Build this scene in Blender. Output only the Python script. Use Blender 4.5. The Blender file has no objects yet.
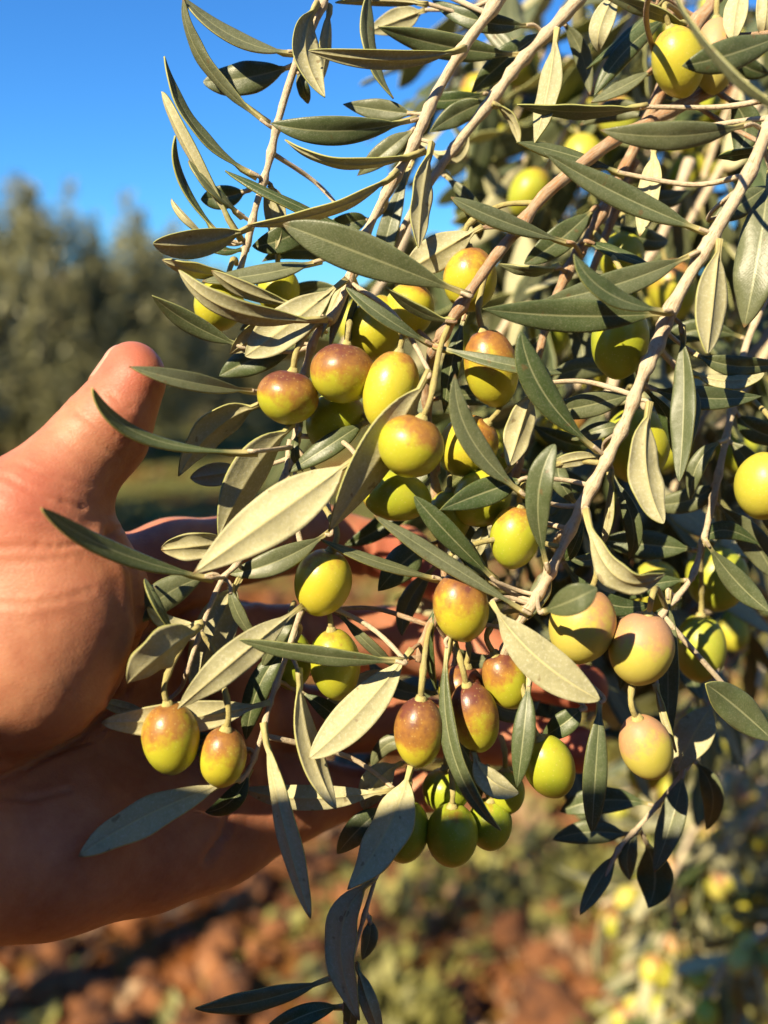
import bpy, bmesh, math, random
import numpy as np
from mathutils import Vector, Matrix, Quaternion, noise

random.seed(7)
rng = np.random.default_rng(7)
S = bpy.context.scene
COL = S.collection
R_ = math.radians

# ------------------------------------------------------------------ camera
TILT = R_(13.0)
CAM = Vector((0, 0, 1.40))
AX = Vector((1, 0, 0)); AF = Vector((0, math.cos(TILT), -math.sin(TILT))); AU = Vector((0, math.sin(TILT), math.cos(TILT)))
FPX = 512 / math.tan(R_(30))
cd = bpy.data.cameras.new('camera'); cam = bpy.data.objects.new('camera', cd); COL.objects.link(cam)
cam.location = CAM; cam.rotation_euler = (R_(90) - TILT, 0, 0)
cd.sensor_fit = 'VERTICAL'; cd.sensor_height = 24; cd.lens = 12 / math.tan(R_(30))
cd.clip_start = 0.01; cd.clip_end = 3000
cd.dof.use_dof = True; cd.dof.focus_distance = 0.232; cd.dof.aperture_fstop = cd.lens / 4.8
S.camera = cam

# ------------------------------------------------------------------ light
LC = Vector((-0.53, 0.50, 0.68)).normalized()          # towards the sun: right, up, towards the viewer
SUN = (AX * LC.x + AU * LC.y - AF * LC.z).normalized()
W = bpy.data.worlds.new('World'); S.world = W; W.use_nodes = True
wn = W.node_tree.nodes; wl = W.node_tree.links
bg = wn['Background']; sky = wn.new('ShaderNodeTexSky'); sky.sky_type = 'NISHITA'; sky.sun_disc = False
sky.sun_elevation = math.asin(SUN.z); sky.sun_rotation = math.atan2(SUN.x, SUN.y)
sky.air_density = 1.0; sky.dust_density = 0.25; sky.ozone_density = 3.0; sky.altitude = 200
tint = wn.new('ShaderNodeMix'); tint.data_type = 'RGBA'; tint.blend_type = 'MULTIPLY'; tint.inputs[0].default_value = 1.0
tint.inputs[7].default_value = (0.40, 1.02, 1.66, 1)      # a clear, deep blue autumn sky
wl.new(sky.outputs[0], tint.inputs[6]); wl.new(tint.outputs[2], bg.inputs[0]); bg.inputs[1].default_value = 0.052
sd = bpy.data.lights.new('sun', 'SUN'); sun = bpy.data.objects.new('sun', sd); COL.objects.link(sun)
sd.energy = 5.0; sd.angle = R_(0.5); sd.color = (1.0, 0.84, 0.58)
sun.rotation_euler = SUN.to_track_quat('Z', 'Y').to_euler(); sun.location = (-2, -2, 4)
S.view_settings.view_transform = 'Standard'; S.view_settings.look = 'None'
S.view_settings.exposure = 1.12; S.view_settings.gamma = 1; S.view_settings.use_curve_mapping = False
S.render.engine = 'CYCLES'
S.cycles.max_bounces = 7; S.cycles.diffuse_bounces = 2; S.cycles.glossy_bounces = 3; S.cycles.transmission_bounces = 4
S.cycles.use_denoising = True; S.cycles.caustics_reflective = False; S.cycles.caustics_refractive = False

# ------------------------------------------------------------------ helpers
def P(px, py, d):
    """a point d metres in front of the camera (d measured along the view axis)"""
    return CAM + (AF + AX * ((px - 384) / FPX) + AU * ((512 - py) / FPX)) * d
D0 = 0.235
def M(z): return D0 + z * 0.001
def PZ(px, py, z): return P(px, py, M(z))
def MPP(z): return M(z) / FPX

def tag(o, label=None, cat=None, group=None, kind=None):
    if label: o['label'] = label
    if cat: o['category'] = cat
    if group: o['group'] = group
    if kind: o['kind'] = kind
    return o
def link(o, parent=None):
    COL.objects.link(o)
    if parent: o.parent = parent
    return o
def empty(name, loc):
    o = bpy.data.objects.new(name, None); o.empty_display_size = 0.02; o.location = loc
    return link(o)
def wloc(o):
    v = o.location.copy()
    p = o.parent
    while p: v = v + p.location; p = p.parent
    return v
def mesh_obj(name, verts, faces, mats, parent=None, origin=None, smooth=True, mi=None, uvs=None):
    """verts in world space; the origin becomes the object's own origin (parents are never rotated)"""
    if origin is None: origin = Vector(verts[0])
    origin = Vector(origin)
    me = bpy.data.meshes.new(name)
    me.from_pydata([tuple(Vector(v) - origin) for v in verts], [], faces)
    for m in (mats if isinstance(mats, (list, tuple)) else [mats]): me.materials.append(m)
    if mi is not None: me.polygons.foreach_set('material_index', mi)
    if smooth: me.polygons.foreach_set('use_smooth', [True] * len(me.polygons))
    if uvs is not None:
        uvl = me.uv_layers.new(name='UVMap')
        lv = [l.vertex_index for l in me.loops]
        uvl.data.foreach_set('uv', np.array([uvs[i] for i in lv], dtype=np.float32).ravel())
    me.update()
    o = bpy.data.objects.new(name, me)
    link(o, parent)
    o.location = origin - (wloc(parent) if parent else Vector((0, 0, 0)))
    return o

# ------------------------------------------------------------------ materials
def newmat(name):
    m = bpy.data.materials.new(name); m.use_nodes = True
    nt = m.node_tree; b = nt.nodes['Principled BSDF']
    return m, nt, b
def N(nt, t, **kw):
    n = nt.nodes.new(t)
    for k, v in kw.items():
        if k.startswith('i_'): n.inputs[k[2:].replace('_', ' ')].default_value = v
        else: setattr(n, k, v)
    return n
def noise_n(nt, vec, scale, detail=3, rough=0.55):
    n = N(nt, 'ShaderNodeTexNoise'); n.inputs['Scale'].default_value = scale
    n.inputs['Detail'].default_value = detail; n.inputs['Roughness'].default_value = rough
    if vec is not None: nt.links.new(vec, n.inputs['Vector'])
    return n
def ramp(nt, fac, stops, interp='LINEAR'):
    r = N(nt, 'ShaderNodeValToRGB'); r.color_ramp.interpolation = interp
    e = r.color_ramp.elements
    while len(e) > 1: e.remove(e[-1])
    e[0].position = stops[0][0]; e[0].color = (*stops[0][1], 1) if len(stops[0][1]) == 3 else stops[0][1]
    for p, c in stops[1:]:
        k = e.new(p); k.color = (*c, 1) if len(c) == 3 else c
    nt.links.new(fac, r.inputs[0]); return r
def math_n(nt, op, a, b=None, c=None, clamp=False):
    n = N(nt, 'ShaderNodeMath', operation=op); n.use_clamp = clamp
    for i, v in enumerate((a, b, c)):
        if v is None: continue
        if isinstance(v, (int, float)): n.inputs[i].default_value = v
        else: nt.links.new(v, n.inputs[i])
    return n.outputs[0]
def mix_c(nt, fac, a, b, mode='MIX'):
    n = N(nt, 'ShaderNodeMix', data_type='RGBA', blend_type=mode)
    for s, v in ((n.inputs[0], fac), (n.inputs[6], a), (n.inputs[7], b)):
        if isinstance(v, (int, float)): s.default_value = v
        elif isinstance(v, tuple): s.default_value = (*v, 1) if len(v) == 3 else v
        else: nt.links.new(v, s)
    return n.outputs[2]
def bump(nt, h, strength, dist, b):
    n = N(nt, 'ShaderNodeBump'); n.inputs['Strength'].default_value = strength; n.inputs['Distance'].default_value = dist
    nt.links.new(h, n.inputs['Height']); nt.links.new(n.outputs[0], b.inputs['Normal']); return n

def leaf_mat(name, ca, cb, midrib, rough, spec, trans, transcol, speck, sheen=0.0, fine=1.0):
    m, nt, b = newmat(name); L = nt.links
    uv = N(nt, 'ShaderNodeUVMap').outputs[0]
    sep = N(nt, 'ShaderNodeSeparateXYZ'); L.new(uv, sep.inputs[0])
    tc = N(nt, 'ShaderNodeTexCoord').outputs['Object']
    oi = N(nt, 'ShaderNodeObjectInfo').outputs['Random']
    ad = N(nt, 'ShaderNodeVectorMath', operation='ADD'); L.new(tc, ad.inputs[0]); L.new(oi, ad.inputs[1])
    big = noise_n(nt, ad.outputs[0], 160, 4)
    fin = noise_n(nt, ad.outputs[0], 1700 * fine, 2, 0.7)
    mid = noise_n(nt, ad.outputs[0], 520, 3, 0.6)
    f = math_n(nt, 'ADD', math_n(nt, 'MULTIPLY', big.outputs[0], 0.6), math_n(nt, 'MULTIPLY', oi, 0.85))
    f = math_n(nt, 'SUBTRACT', f, 0.25, clamp=True)
    col = mix_c(nt, f, ca, cb)
    # side veins: faint oblique lines running from the midrib
    av = math_n(nt, 'ABSOLUTE', math_n(nt, 'SUBTRACT', sep.outputs[1], 0.5))
    wv = math_n(nt, 'SINE', math_n(nt, 'ADD', math_n(nt, 'MULTIPLY', math_n(nt, 'SUBTRACT', sep.outputs[0], math_n(nt, 'MULTIPLY', av, 0.26)), 150.0), math_n(nt, 'MULTIPLY', big.outputs[0], 9.0)))
    vein = math_n(nt, 'MULTIPLY', math_n(nt, 'POWER', math_n(nt, 'ABSOLUTE', wv), 10.0), 0.07)
    col = mix_c(nt, vein, col, midrib)
    # scurfy scales of the olive leaf
    sp = ramp(nt, fin.outputs[0], [(0.5, (0, 0, 0)), (0.72, (1, 1, 1))])
    col = mix_c(nt, math_n(nt, 'MULTIPLY', sp.outputs[0], speck), col, (0.62, 0.60, 0.45))
    dk = ramp(nt, mid.outputs[0], [(0.30, (1, 1, 1)), (0.46, (0, 0, 0))])
    col = mix_c(nt, math_n(nt, 'MULTIPLY', dk.outputs[0], 0.28), col, tuple(c * 0.55 for c in ca))
    # a few brown spots
    br = noise_n(nt, ad.outputs[0], 330, 1)
    bs = ramp(nt, br.outputs[0], [(0.72, (0, 0, 0)), (0.76, (1, 1, 1))])
    col = mix_c(nt, math_n(nt, 'MULTIPLY', bs.outputs[0], 0.55), col, (0.14, 0.08, 0.03))
    mr = ramp(nt, av, [(0.012, (1, 1, 1)), (0.04, (0, 0, 0))])
    col = mix_c(nt, math_n(nt, 'MULTIPLY', mr.outputs[0], 0.75), col, midrib)
    # dried brown tips on some leaves
    tipk = math_n(nt, 'MULTIPLY', ramp(nt, math_n(nt, 'ADD', sep.outputs[0], math_n(nt, 'MULTIPLY', mid.outputs[0], 0.03)), [(0.975, (0, 0, 0)), (1.0, (1, 1, 1))]).outputs[0], ramp(nt, oi, [(0.55, (0, 0, 0)), (0.62, (1, 1, 1))]).outputs[0])
    col = mix_c(nt, math_n(nt, 'MULTIPLY', tipk, 0.8), col, (0.20, 0.11, 0.04))
    # petiole end turns pale and woody
    pt = ramp(nt, sep.outputs[0], [(0.06, (1, 1, 1)), (0.15, (0, 0, 0))])
    col = mix_c(nt, pt.outputs[0], col, (0.46, 0.40, 0.17))
    L.new(col, b.inputs['Base Color'])
    b.inputs['Roughness'].default_value = rough; b.inputs['Specular IOR Level'].default_value = spec
    h = math_n(nt, 'ADD', math_n(nt, 'ADD', math_n(nt, 'MULTIPLY', fin.outputs[0], 0.35), math_n(nt, 'MULTIPLY', mid.outputs[0], 1.2)), math_n(nt, 'MULTIPLY', vein, 1.5))
    bump(nt, h, 0.55, 0.00018, b)
    tr = N(nt, 'ShaderNodeBsdfTranslucent'); tr.inputs[0].default_value = (*transcol, 1)
    ms = N(nt, 'ShaderNodeMixShader'); ms.inputs[0].default_value = trans
    L.new(b.outputs[0], ms.inputs[1]); L.new(tr.outputs[0], ms.inputs[2])
    L.new(ms.outputs[0], nt.nodes['Material Output'].inputs[0])
    return m
M_TOP = leaf_mat('leaf_upper', (0.040, 0.070, 0.016), (0.145, 0.156, 0.080), (0.30, 0.31, 0.16), 0.42, 0.5, 0.10, (0.25, 0.32, 0.05), 0.13, fine=1.5)
M_UND = leaf_mat('leaf_underside', (0.35, 0.335, 0.185), (0.49, 0.455, 0.255), (0.58, 0.52, 0.25), 0.62, 0.3, 0.12, (0.30, 0.34, 0.06), 0.45, fine=0.8)
M_RIM = leaf_mat('leaf_rim', (0.36, 0.38, 0.11), (0.48, 0.47, 0.17), (0.46, 0.46, 0.2), 0.5, 0.4, 0.18, (0.4, 0.45, 0.08), 0.1)
LEAFM = [M_TOP, M_UND, M_RIM]

def bark_mat(name, pale, warm, dark, amt):
    m, nt, b = newmat(name); L = nt.links
    uv = N(nt, 'ShaderNodeUVMap').outputs[0]
    tc = N(nt, 'ShaderNodeTexCoord').outputs['Object']
    n1 = noise_n(nt, tc, 190, 4, 0.65); n2 = noise_n(nt, tc, 900, 3, 0.7)
    mp = N(nt, 'ShaderNodeMapping'); mp.inputs['Scale'].default_value = (1.2, 7, 1); L.new(uv, mp.inputs[0])
    n3 = noise_n(nt, mp.outputs[0], 3.0, 5, 0.7)
    pk = ramp(nt, n3.outputs[0], [(amt, (0, 0, 0)), (amt + 0.04, (1, 1, 1))])
    c = mix_c(nt, n1.outputs[0], pale, tuple(x * 0.62 for x in pale))
    c = mix_c(nt, pk.outputs[0], c, warm)
    dk = ramp(nt, n2.outputs[0], [(0.55, (0, 0, 0)), (0.68, (1, 1, 1))])
    gy = ramp(nt, noise_n(nt, tc, 330, 3, 0.6).outputs[0], [(0.50, (0, 0, 0)), (0.62, (1, 1, 1))])
    c = mix_c(nt, math_n(nt, 'MULTIPLY', gy.outputs[0], 0.20), c, (0.34, 0.31, 0.26))
    c = mix_c(nt, math_n(nt, 'MULTIPLY', dk.outputs[0], 0.36), c, dark)
    L.new(c, b.inputs['Base Color']); b.inputs['Roughness'].default_value = 0.7
    h = math_n(nt, 'ADD', math_n(nt, 'MULTIPLY', pk.outputs[0], -0.8), math_n(nt, 'ADD', n2.outputs[0], n3.outputs[0]))
    bump(nt, h, 0.7, 0.0005, b)
    return m
M_STEM = bark_mat('young_stem', (0.72, 0.59, 0.40), (0.52, 0.29, 0.14), (0.24, 0.15, 0.07), 0.58)
M_BARK = bark_mat('peeling_bark', (0.60, 0.45, 0.29), (0.50, 0.25, 0.11), (0.20, 0.11, 0.06), 0.50)
M_STALK = bark_mat('fruit_stalk', (0.50, 0.43, 0.15), (0.40, 0.28, 0.10), (0.22, 0.14, 0.05), 0.62)
M_TRUNK = bark_mat('trunk_bark', (0.20, 0.16, 0.12), (0.12, 0.09, 0.07), (0.05, 0.04, 0.03), 0.5)

def olive_mat():
    m, nt, b = newmat('olive_skin'); L = nt.links
    def at(n): return N(nt, 'ShaderNodeAttribute', attribute_type='OBJECT', attribute_name=n).outputs['Fac']
    blush, ripe, bloom = at('blush'), at('ripe'), at('bloom')
    tc = N(nt, 'ShaderNodeTexCoord').outputs['Object']
    oi = N(nt, 'ShaderNodeObjectInfo').outputs['Random']
    g = N(nt, 'ShaderNodeTexCoord').outputs['Generated']
    sg = N(nt, 'ShaderNodeSeparateXYZ'); L.new(g, sg.inputs[0])
    ad = N(nt, 'ShaderNodeVectorMath', operation='ADD'); L.new(tc, ad.inputs[0]); L.new(oi, ad.inputs[1])
    n1 = noise_n(nt, ad.outputs[0], 110, 3); n2 = noise_n(nt, ad.outputs[0], 420, 4, 0.7); n3 = noise_n(nt, ad.outputs[0], 1500, 2)
    base = mix_c(nt, math_n(nt, 'ADD', ripe, math_n(nt, 'MULTIPLY', math_n(nt, 'SUBTRACT', n1.outputs[0], 0.5), 0.9), clamp=True), (0.30, 0.37, 0.026), (0.54, 0.45, 0.036))
    # blush grows from the stalk end, ragged edge
    f = math_n(nt, 'ADD', sg.outputs[2], math_n(nt, 'MULTIPLY', math_n(nt, 'SUBTRACT', n1.outputs[0], 0.5), 0.95))
    f = math_n(nt, 'ADD', f, math_n(nt, 'MULTIPLY', math_n(nt, 'SUBTRACT', n2.outputs[0], 0.5), 0.62))
    f = math_n(nt, 'ADD', f, math_n(nt, 'MULTIPLY', math_n(nt, 'SUBTRACT', blush, 1.0), 0.62))
    k1 = ramp(nt, f, [(0.36, (0, 0, 0)), (0.62, (1, 1, 1))])
    k2 = ramp(nt, f, [(0.62, (0, 0, 0)), (0.96, (1, 1, 1))])
    c = mix_c(nt, math_n(nt, 'MULTIPLY', k1.outputs[0], 0.8), base, (0.33, 0.115, 0.036))
    c = mix_c(nt, math_n(nt, 'MULTIPLY', k2.outputs[0], 0.85), c, (0.105, 0.024, 0.030))
    vo = N(nt, 'ShaderNodeTexVoronoi'); vo.inputs['Scale'].default_value = 900; L.new(ad.outputs[0], vo.inputs[0])
    dots = ramp(nt, vo.outputs[0], [(0.10, (1, 1, 1)), (0.22, (0, 0, 0))])
    c = mix_c(nt, math_n(nt, 'MULTIPLY', dots.outputs[0], 0.30), c, (0.66, 0.58, 0.22))
    sc = ramp(nt, n2.outputs[0], [(0.66, (0, 0, 0)), (0.74, (1, 1, 1))])
    c = mix_c(nt, math_n(nt, 'MULTIPLY', sc.outputs[0], 0.25), c, (0.30, 0.16, 0.05))
    pe = mix_c(nt, k1.outputs[0], (0.50, 0.43, 0.055), (0.56, 0.29, 0.135))
    c = mix_c(nt, math_n(nt, 'MULTIPLY', bloom, 0.85), c, pe)
    wax = math_n(nt, 'MULTIPLY', bloom, math_n(nt, 'MULTIPLY', n1.outputs[0], 0.4))
    c = mix_c(nt, wax, c, (0.60, 0.50, 0.36))
    L.new(c, b.inputs['Base Color'])
    L.new(math_n(nt, 'ADD', math_n(nt, 'MULTIPLY', bloom, 0.28), math_n(nt, 'ADD', 0.27, math_n(nt, 'MULTIPLY', n2.outputs[0], 0.16))), b.inputs['Roughness'])
    b.inputs['Specular IOR Level'].default_value = 0.45
    b.inputs['Subsurface Weight'].default_value = 0.22; b.inputs['Subsurface Radius'].default_value = (1.0, 0.75, 0.15); b.inputs['Subsurface Scale'].default_value = 0.0022
    bump(nt, math_n(nt, 'ADD', n3.outputs[0], math_n(nt, 'MULTIPLY', n2.outputs[0], 2.0)), 0.30, 0.00012, b)
    return m
M_OLIVE = olive_mat()

def skin_mat():
    m, nt, b = newmat('skin'); L = nt.links
    tc = N(nt, 'ShaderNodeTexCoord').outputs['Object']
    n1 = noise_n(nt, tc, 55, 4); n2 = noise_n(nt, tc, 260, 4, 0.65); n3 = noise_n(nt, tc, 1100, 3, 0.7)
    f = math_n(nt, 'ADD', math_n(nt, 'MULTIPLY', n1.outputs[0], 0.75), math_n(nt, 'MULTIPLY', n2.outputs[0], 0.45))
    c = ramp(nt, f, [(0.35, (0.29, 0.098, 0.052)), (0.52, (0.385, 0.150, 0.080)), (0.76, (0.47, 0.215, 0.118))])
    at = N(nt, 'ShaderNodeAttribute', attribute_type='GEOMETRY', attribute_name='redness').outputs['Fac']
    c2 = mix_c(nt, at, c.outputs[0], (0.43, 0.110, 0.065))
    L.new(c2, b.inputs['Base Color'])
    b.inputs['Roughness'].default_value = 0.52; b.inputs['Specular IOR Level'].default_value = 0.4
    b.inputs['Subsurface Weight'].default_value = 0.30; b.inputs['Subsurface Radius'].default_value = (1.0, 0.32, 0.16); b.inputs['Subsurface Scale'].default_value = 0.004
    vo = N(nt, 'ShaderNodeTexVoronoi', feature='DISTANCE_TO_EDGE'); vo.inputs['Scale'].default_value = 1050
    mp = N(nt, 'ShaderNodeMapping'); mp.inputs['Scale'].default_value = (0.6, 1, 1.3); mp.inputs['Rotation'].default_value = (0.3, 0.5, 0.4)
    wob = N(nt, 'ShaderNodeVectorMath', operation='MULTIPLY_ADD'); L.new(n2.outputs['Color'], wob.inputs[0]); wob.inputs[1].default_value = (0.002,) * 3; L.new(tc, wob.inputs[2])
    L.new(wob.outputs[0], mp.inputs[0]); L.new(mp.outputs[0], vo.inputs[0])
    ed = ramp(nt, vo.outputs[0], [(0.0, (0, 0, 0)), (0.16, (1, 1, 1))])
    h = math_n(nt, 'ADD', math_n(nt, 'MULTIPLY', ed.outputs[0], 0.5), math_n(nt, 'ADD', math_n(nt, 'MULTIPLY', n3.outputs[0], 0.5), n2.outputs[0]))
    bump(nt, h, 0.26, 0.0003, b)
    return m
M_SKIN = skin_mat()
M_NAIL, _nt, _b = newmat('nail')
_c = ramp(_nt, noise_n(_nt, N(_nt, 'ShaderNodeTexCoord').outputs['Object'], 150, 2).outputs[0], [(0.3, (0.52, 0.25, 0.16)), (0.7, (0.58, 0.31, 0.21))])
_nt.links.new(_c.outputs[0], _b.inputs['Base Color']); _b.inputs['Roughness'].default_value = 0.3

# ------------------------------------------------------------------ ground (one sheet) and hand come first: the large things
def ground_h(x, y):
    v = Vector((x, y, 0))
    r = math.hypot(x, y)
    h = 0.05 * noise.noise(v * 0.7) + 0.035 * noise.noise(v * 2.3 + Vector((3, 1, 0)))
    if r < 14: h += 0.022 * noise.noise(v * 7.1) + 0.012 * noise.noise(v * 17)
    return h * min(1.0, 30.0 / max(r, 1))
def build_ground():
    def axis(n, near, far):
        t = np.linspace(-1, 1, n); return np.sign(t) * (near * np.abs(t) + (far - near) * np.abs(t) ** 7)
    xs = axis(321, 7, 1500); ys = axis(321, 7, 1500) + 2.5
    verts = [(x, y, ground_h(x, y)) for y in ys for x in xs]
    n = len(xs)
    faces = [(j * n + i, j * n + i + 1, (j + 1) * n + i + 1, (j + 1) * n + i) for j in range(len(ys) - 1) for i in range(n - 1)]
    m, nt, b = newmat('red_soil'); L = nt.links
    tc = N(nt, 'ShaderNodeTexCoord').outputs['Object']
    a = noise_n(nt, tc, 1.1, 5, 0.6); c_ = noise_n(nt, tc, 14, 5, 0.65); d = noise_n(nt, tc, 90, 3)
    soil = ramp(nt, c_.outputs[0], [(0.3, (0.036, 0.013, 0.005)), (0.5, (0.175, 0.060, 0.015)), (0.72, (0.30, 0.112, 0.032))])
    grass = ramp(nt, c_.outputs[0], [(0.3, (0.05, 0.055, 0.014)), (0.7, (0.20, 0.19, 0.055))])
    sy = N(nt, 'ShaderNodeSeparateXYZ'); L.new(tc, sy.inputs[0])
    far = ramp(nt, math_n(nt, 'DIVIDE', sy.outputs[1], 10.0), [(0.30, (0, 0, 0)), (0.62, (1, 1, 1))])
    k = ramp(nt, math_n(nt, 'ADD', math_n(nt, 'MULTIPLY', far.outputs[0], 0.12), math_n(nt, 'ADD', math_n(nt, 'MULTIPLY', a.outputs[0], 0.8), math_n(nt, 'MULTIPLY', c_.outputs[0], 0.2))), [(0.50, (0, 0, 0)), (0.60, (1, 1, 1))])
    col = mix_c(nt, k.outputs[0], soil.outputs[0], grass.outputs[0])
    L.new(col, b.inputs['Base Color']); b.inputs['Roughness'].default_value = 0.95; b.inputs['Specular IOR Level'].default_value = 0.1
    bump(nt, math_n(nt, 'ADD', c_.outputs[0], math_n(nt, 'MULTIPLY', d.outputs[0], 0.3)), 0.9, 0.03, b)
    o = mesh_obj('ground', verts, faces, m, origin=(0, 0, 0)); tag(o, kind='structure')
build_ground()

# ---- hand: one smooth implicit surface, polygonised
def cam3(px, py, d): return np.array([(px - 384) / FPX * d, (512 - py) / FPX * d, d])   # right, up, away
def polygonise(bones, h, pad=0.042):
    """smoothly blended round cones (a, b, r1, r2, blend) to one closed quad mesh, in camera-frame metres"""
    A = np.array([b[0] for b in bones]); B = np.array([b[1] for b in bones])
    def sdf(p):
        d = np.full(len(p), 1e3, dtype=np.float32)
        for a, b, r1, r2, k in bones:
            ba = (b - a).astype(np.float32); pa = p - a.astype(np.float32)
            t = np.clip(pa @ ba / float(ba @ ba), 0, 1)
            e = np.linalg.norm(pa - t[:, None] * ba, axis=1) - (r1 + (r2 - r1) * t)
            h = np.clip(0.5 + 0.5 * (d - e) / k, 0, 1)
            d = d * (1 - h) + e * h - k * h * (1 - h)
        return d
    lo = np.minimum(A.min(0), B.min(0)) - pad; hi = np.maximum(A.max(0), B.max(0)) + pad
    n = np.ceil((hi - lo) / h).astype(int)
    # coarse pass, fine only near the surface
    st = 4; nc = np.ceil(n / st).astype(int) + 1; n = (nc - 1) * st + 1
    gc = np.stack(np.meshgrid(*[lo[i] + np.arange(nc[i]) * h * st for i in range(3)], indexing='ij'), -1).reshape(-1, 3).astype(np.float32)
    vc = sdf(gc).reshape(nc)
    full = np.kron(vc, np.ones((st, st, st), np.float32))[:n[0], :n[1], :n[2]]
    near = np.abs(full) < h * st * 2.2
    idx = np.argwhere(near); vals = full.copy()
    vals[near] = sdf((lo + idx * h).astype(np.float32))
    # surface nets
    s = vals < 0
    c8 = [(i, j, k) for i in (0, 1) for j in (0, 1) for k in (0, 1)]
    def sub(a, o): return a[o[0]:a.shape[0] - 1 + o[0], o[1]:a.shape[1] - 1 + o[1], o[2]:a.shape[2] - 1 + o[2]]
    cnt = sum(sub(s, o).astype(np.int8) for o in c8)
    act = np.argwhere((cnt > 0) & (cnt < 8))
    vid = -np.ones(cnt.shape, int); vid[tuple(act.T)] = np.arange(len(act))
    acc = np.zeros((len(act), 3)); w = np.zeros(len(act))
    for o in c8:
        for ax in range(3):
            if o[ax]: continue
            q = list(o); q[ax] = 1
            va = vals[tuple((act + o).T)]; vb = vals[tuple((act + q).T)]
            cr = (va < 0) != (vb < 0)
            t = np.where(cr, va / np.where(cr, va - vb, 1), 0)
            pt = np.tile(np.array(o, float), (len(act), 1)); pt[:, ax] = t
            acc[cr] += pt[cr]; w[cr] += 1
    V = lo + (act + acc / w[:, None]) * h
    faces = []
    for ax in range(3):
        u, v = (ax + 1) % 3, (ax + 2) % 3
        sl = [slice(None)] * 3; sl2 = [slice(None)] * 3
        sl[ax] = slice(0, -1); sl2[ax] = slice(1, None)
        e = np.argwhere(s[tuple(sl)] != s[tuple(sl2)])
        e = e[(e[:, u] > 0) & (e[:, v] > 0) & (e[:, u] < s.shape[u] - 1) & (e[:, v] < s.shape[v] - 1)]
        ins = s[tuple(e.T)]
        def g(du, dv):
            q = e.copy(); q[:, u] -= du; q[:, v] -= dv; return vid[tuple(q.T)]
        quad = np.stack([g(1, 1), g(0, 1), g(0, 0), g(1, 0)], 1)
        quad[~ins] = quad[~ins][:, ::-1]
        faces.append(quad)
    F = np.concatenate(faces)
    return V, F, sdf
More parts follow.
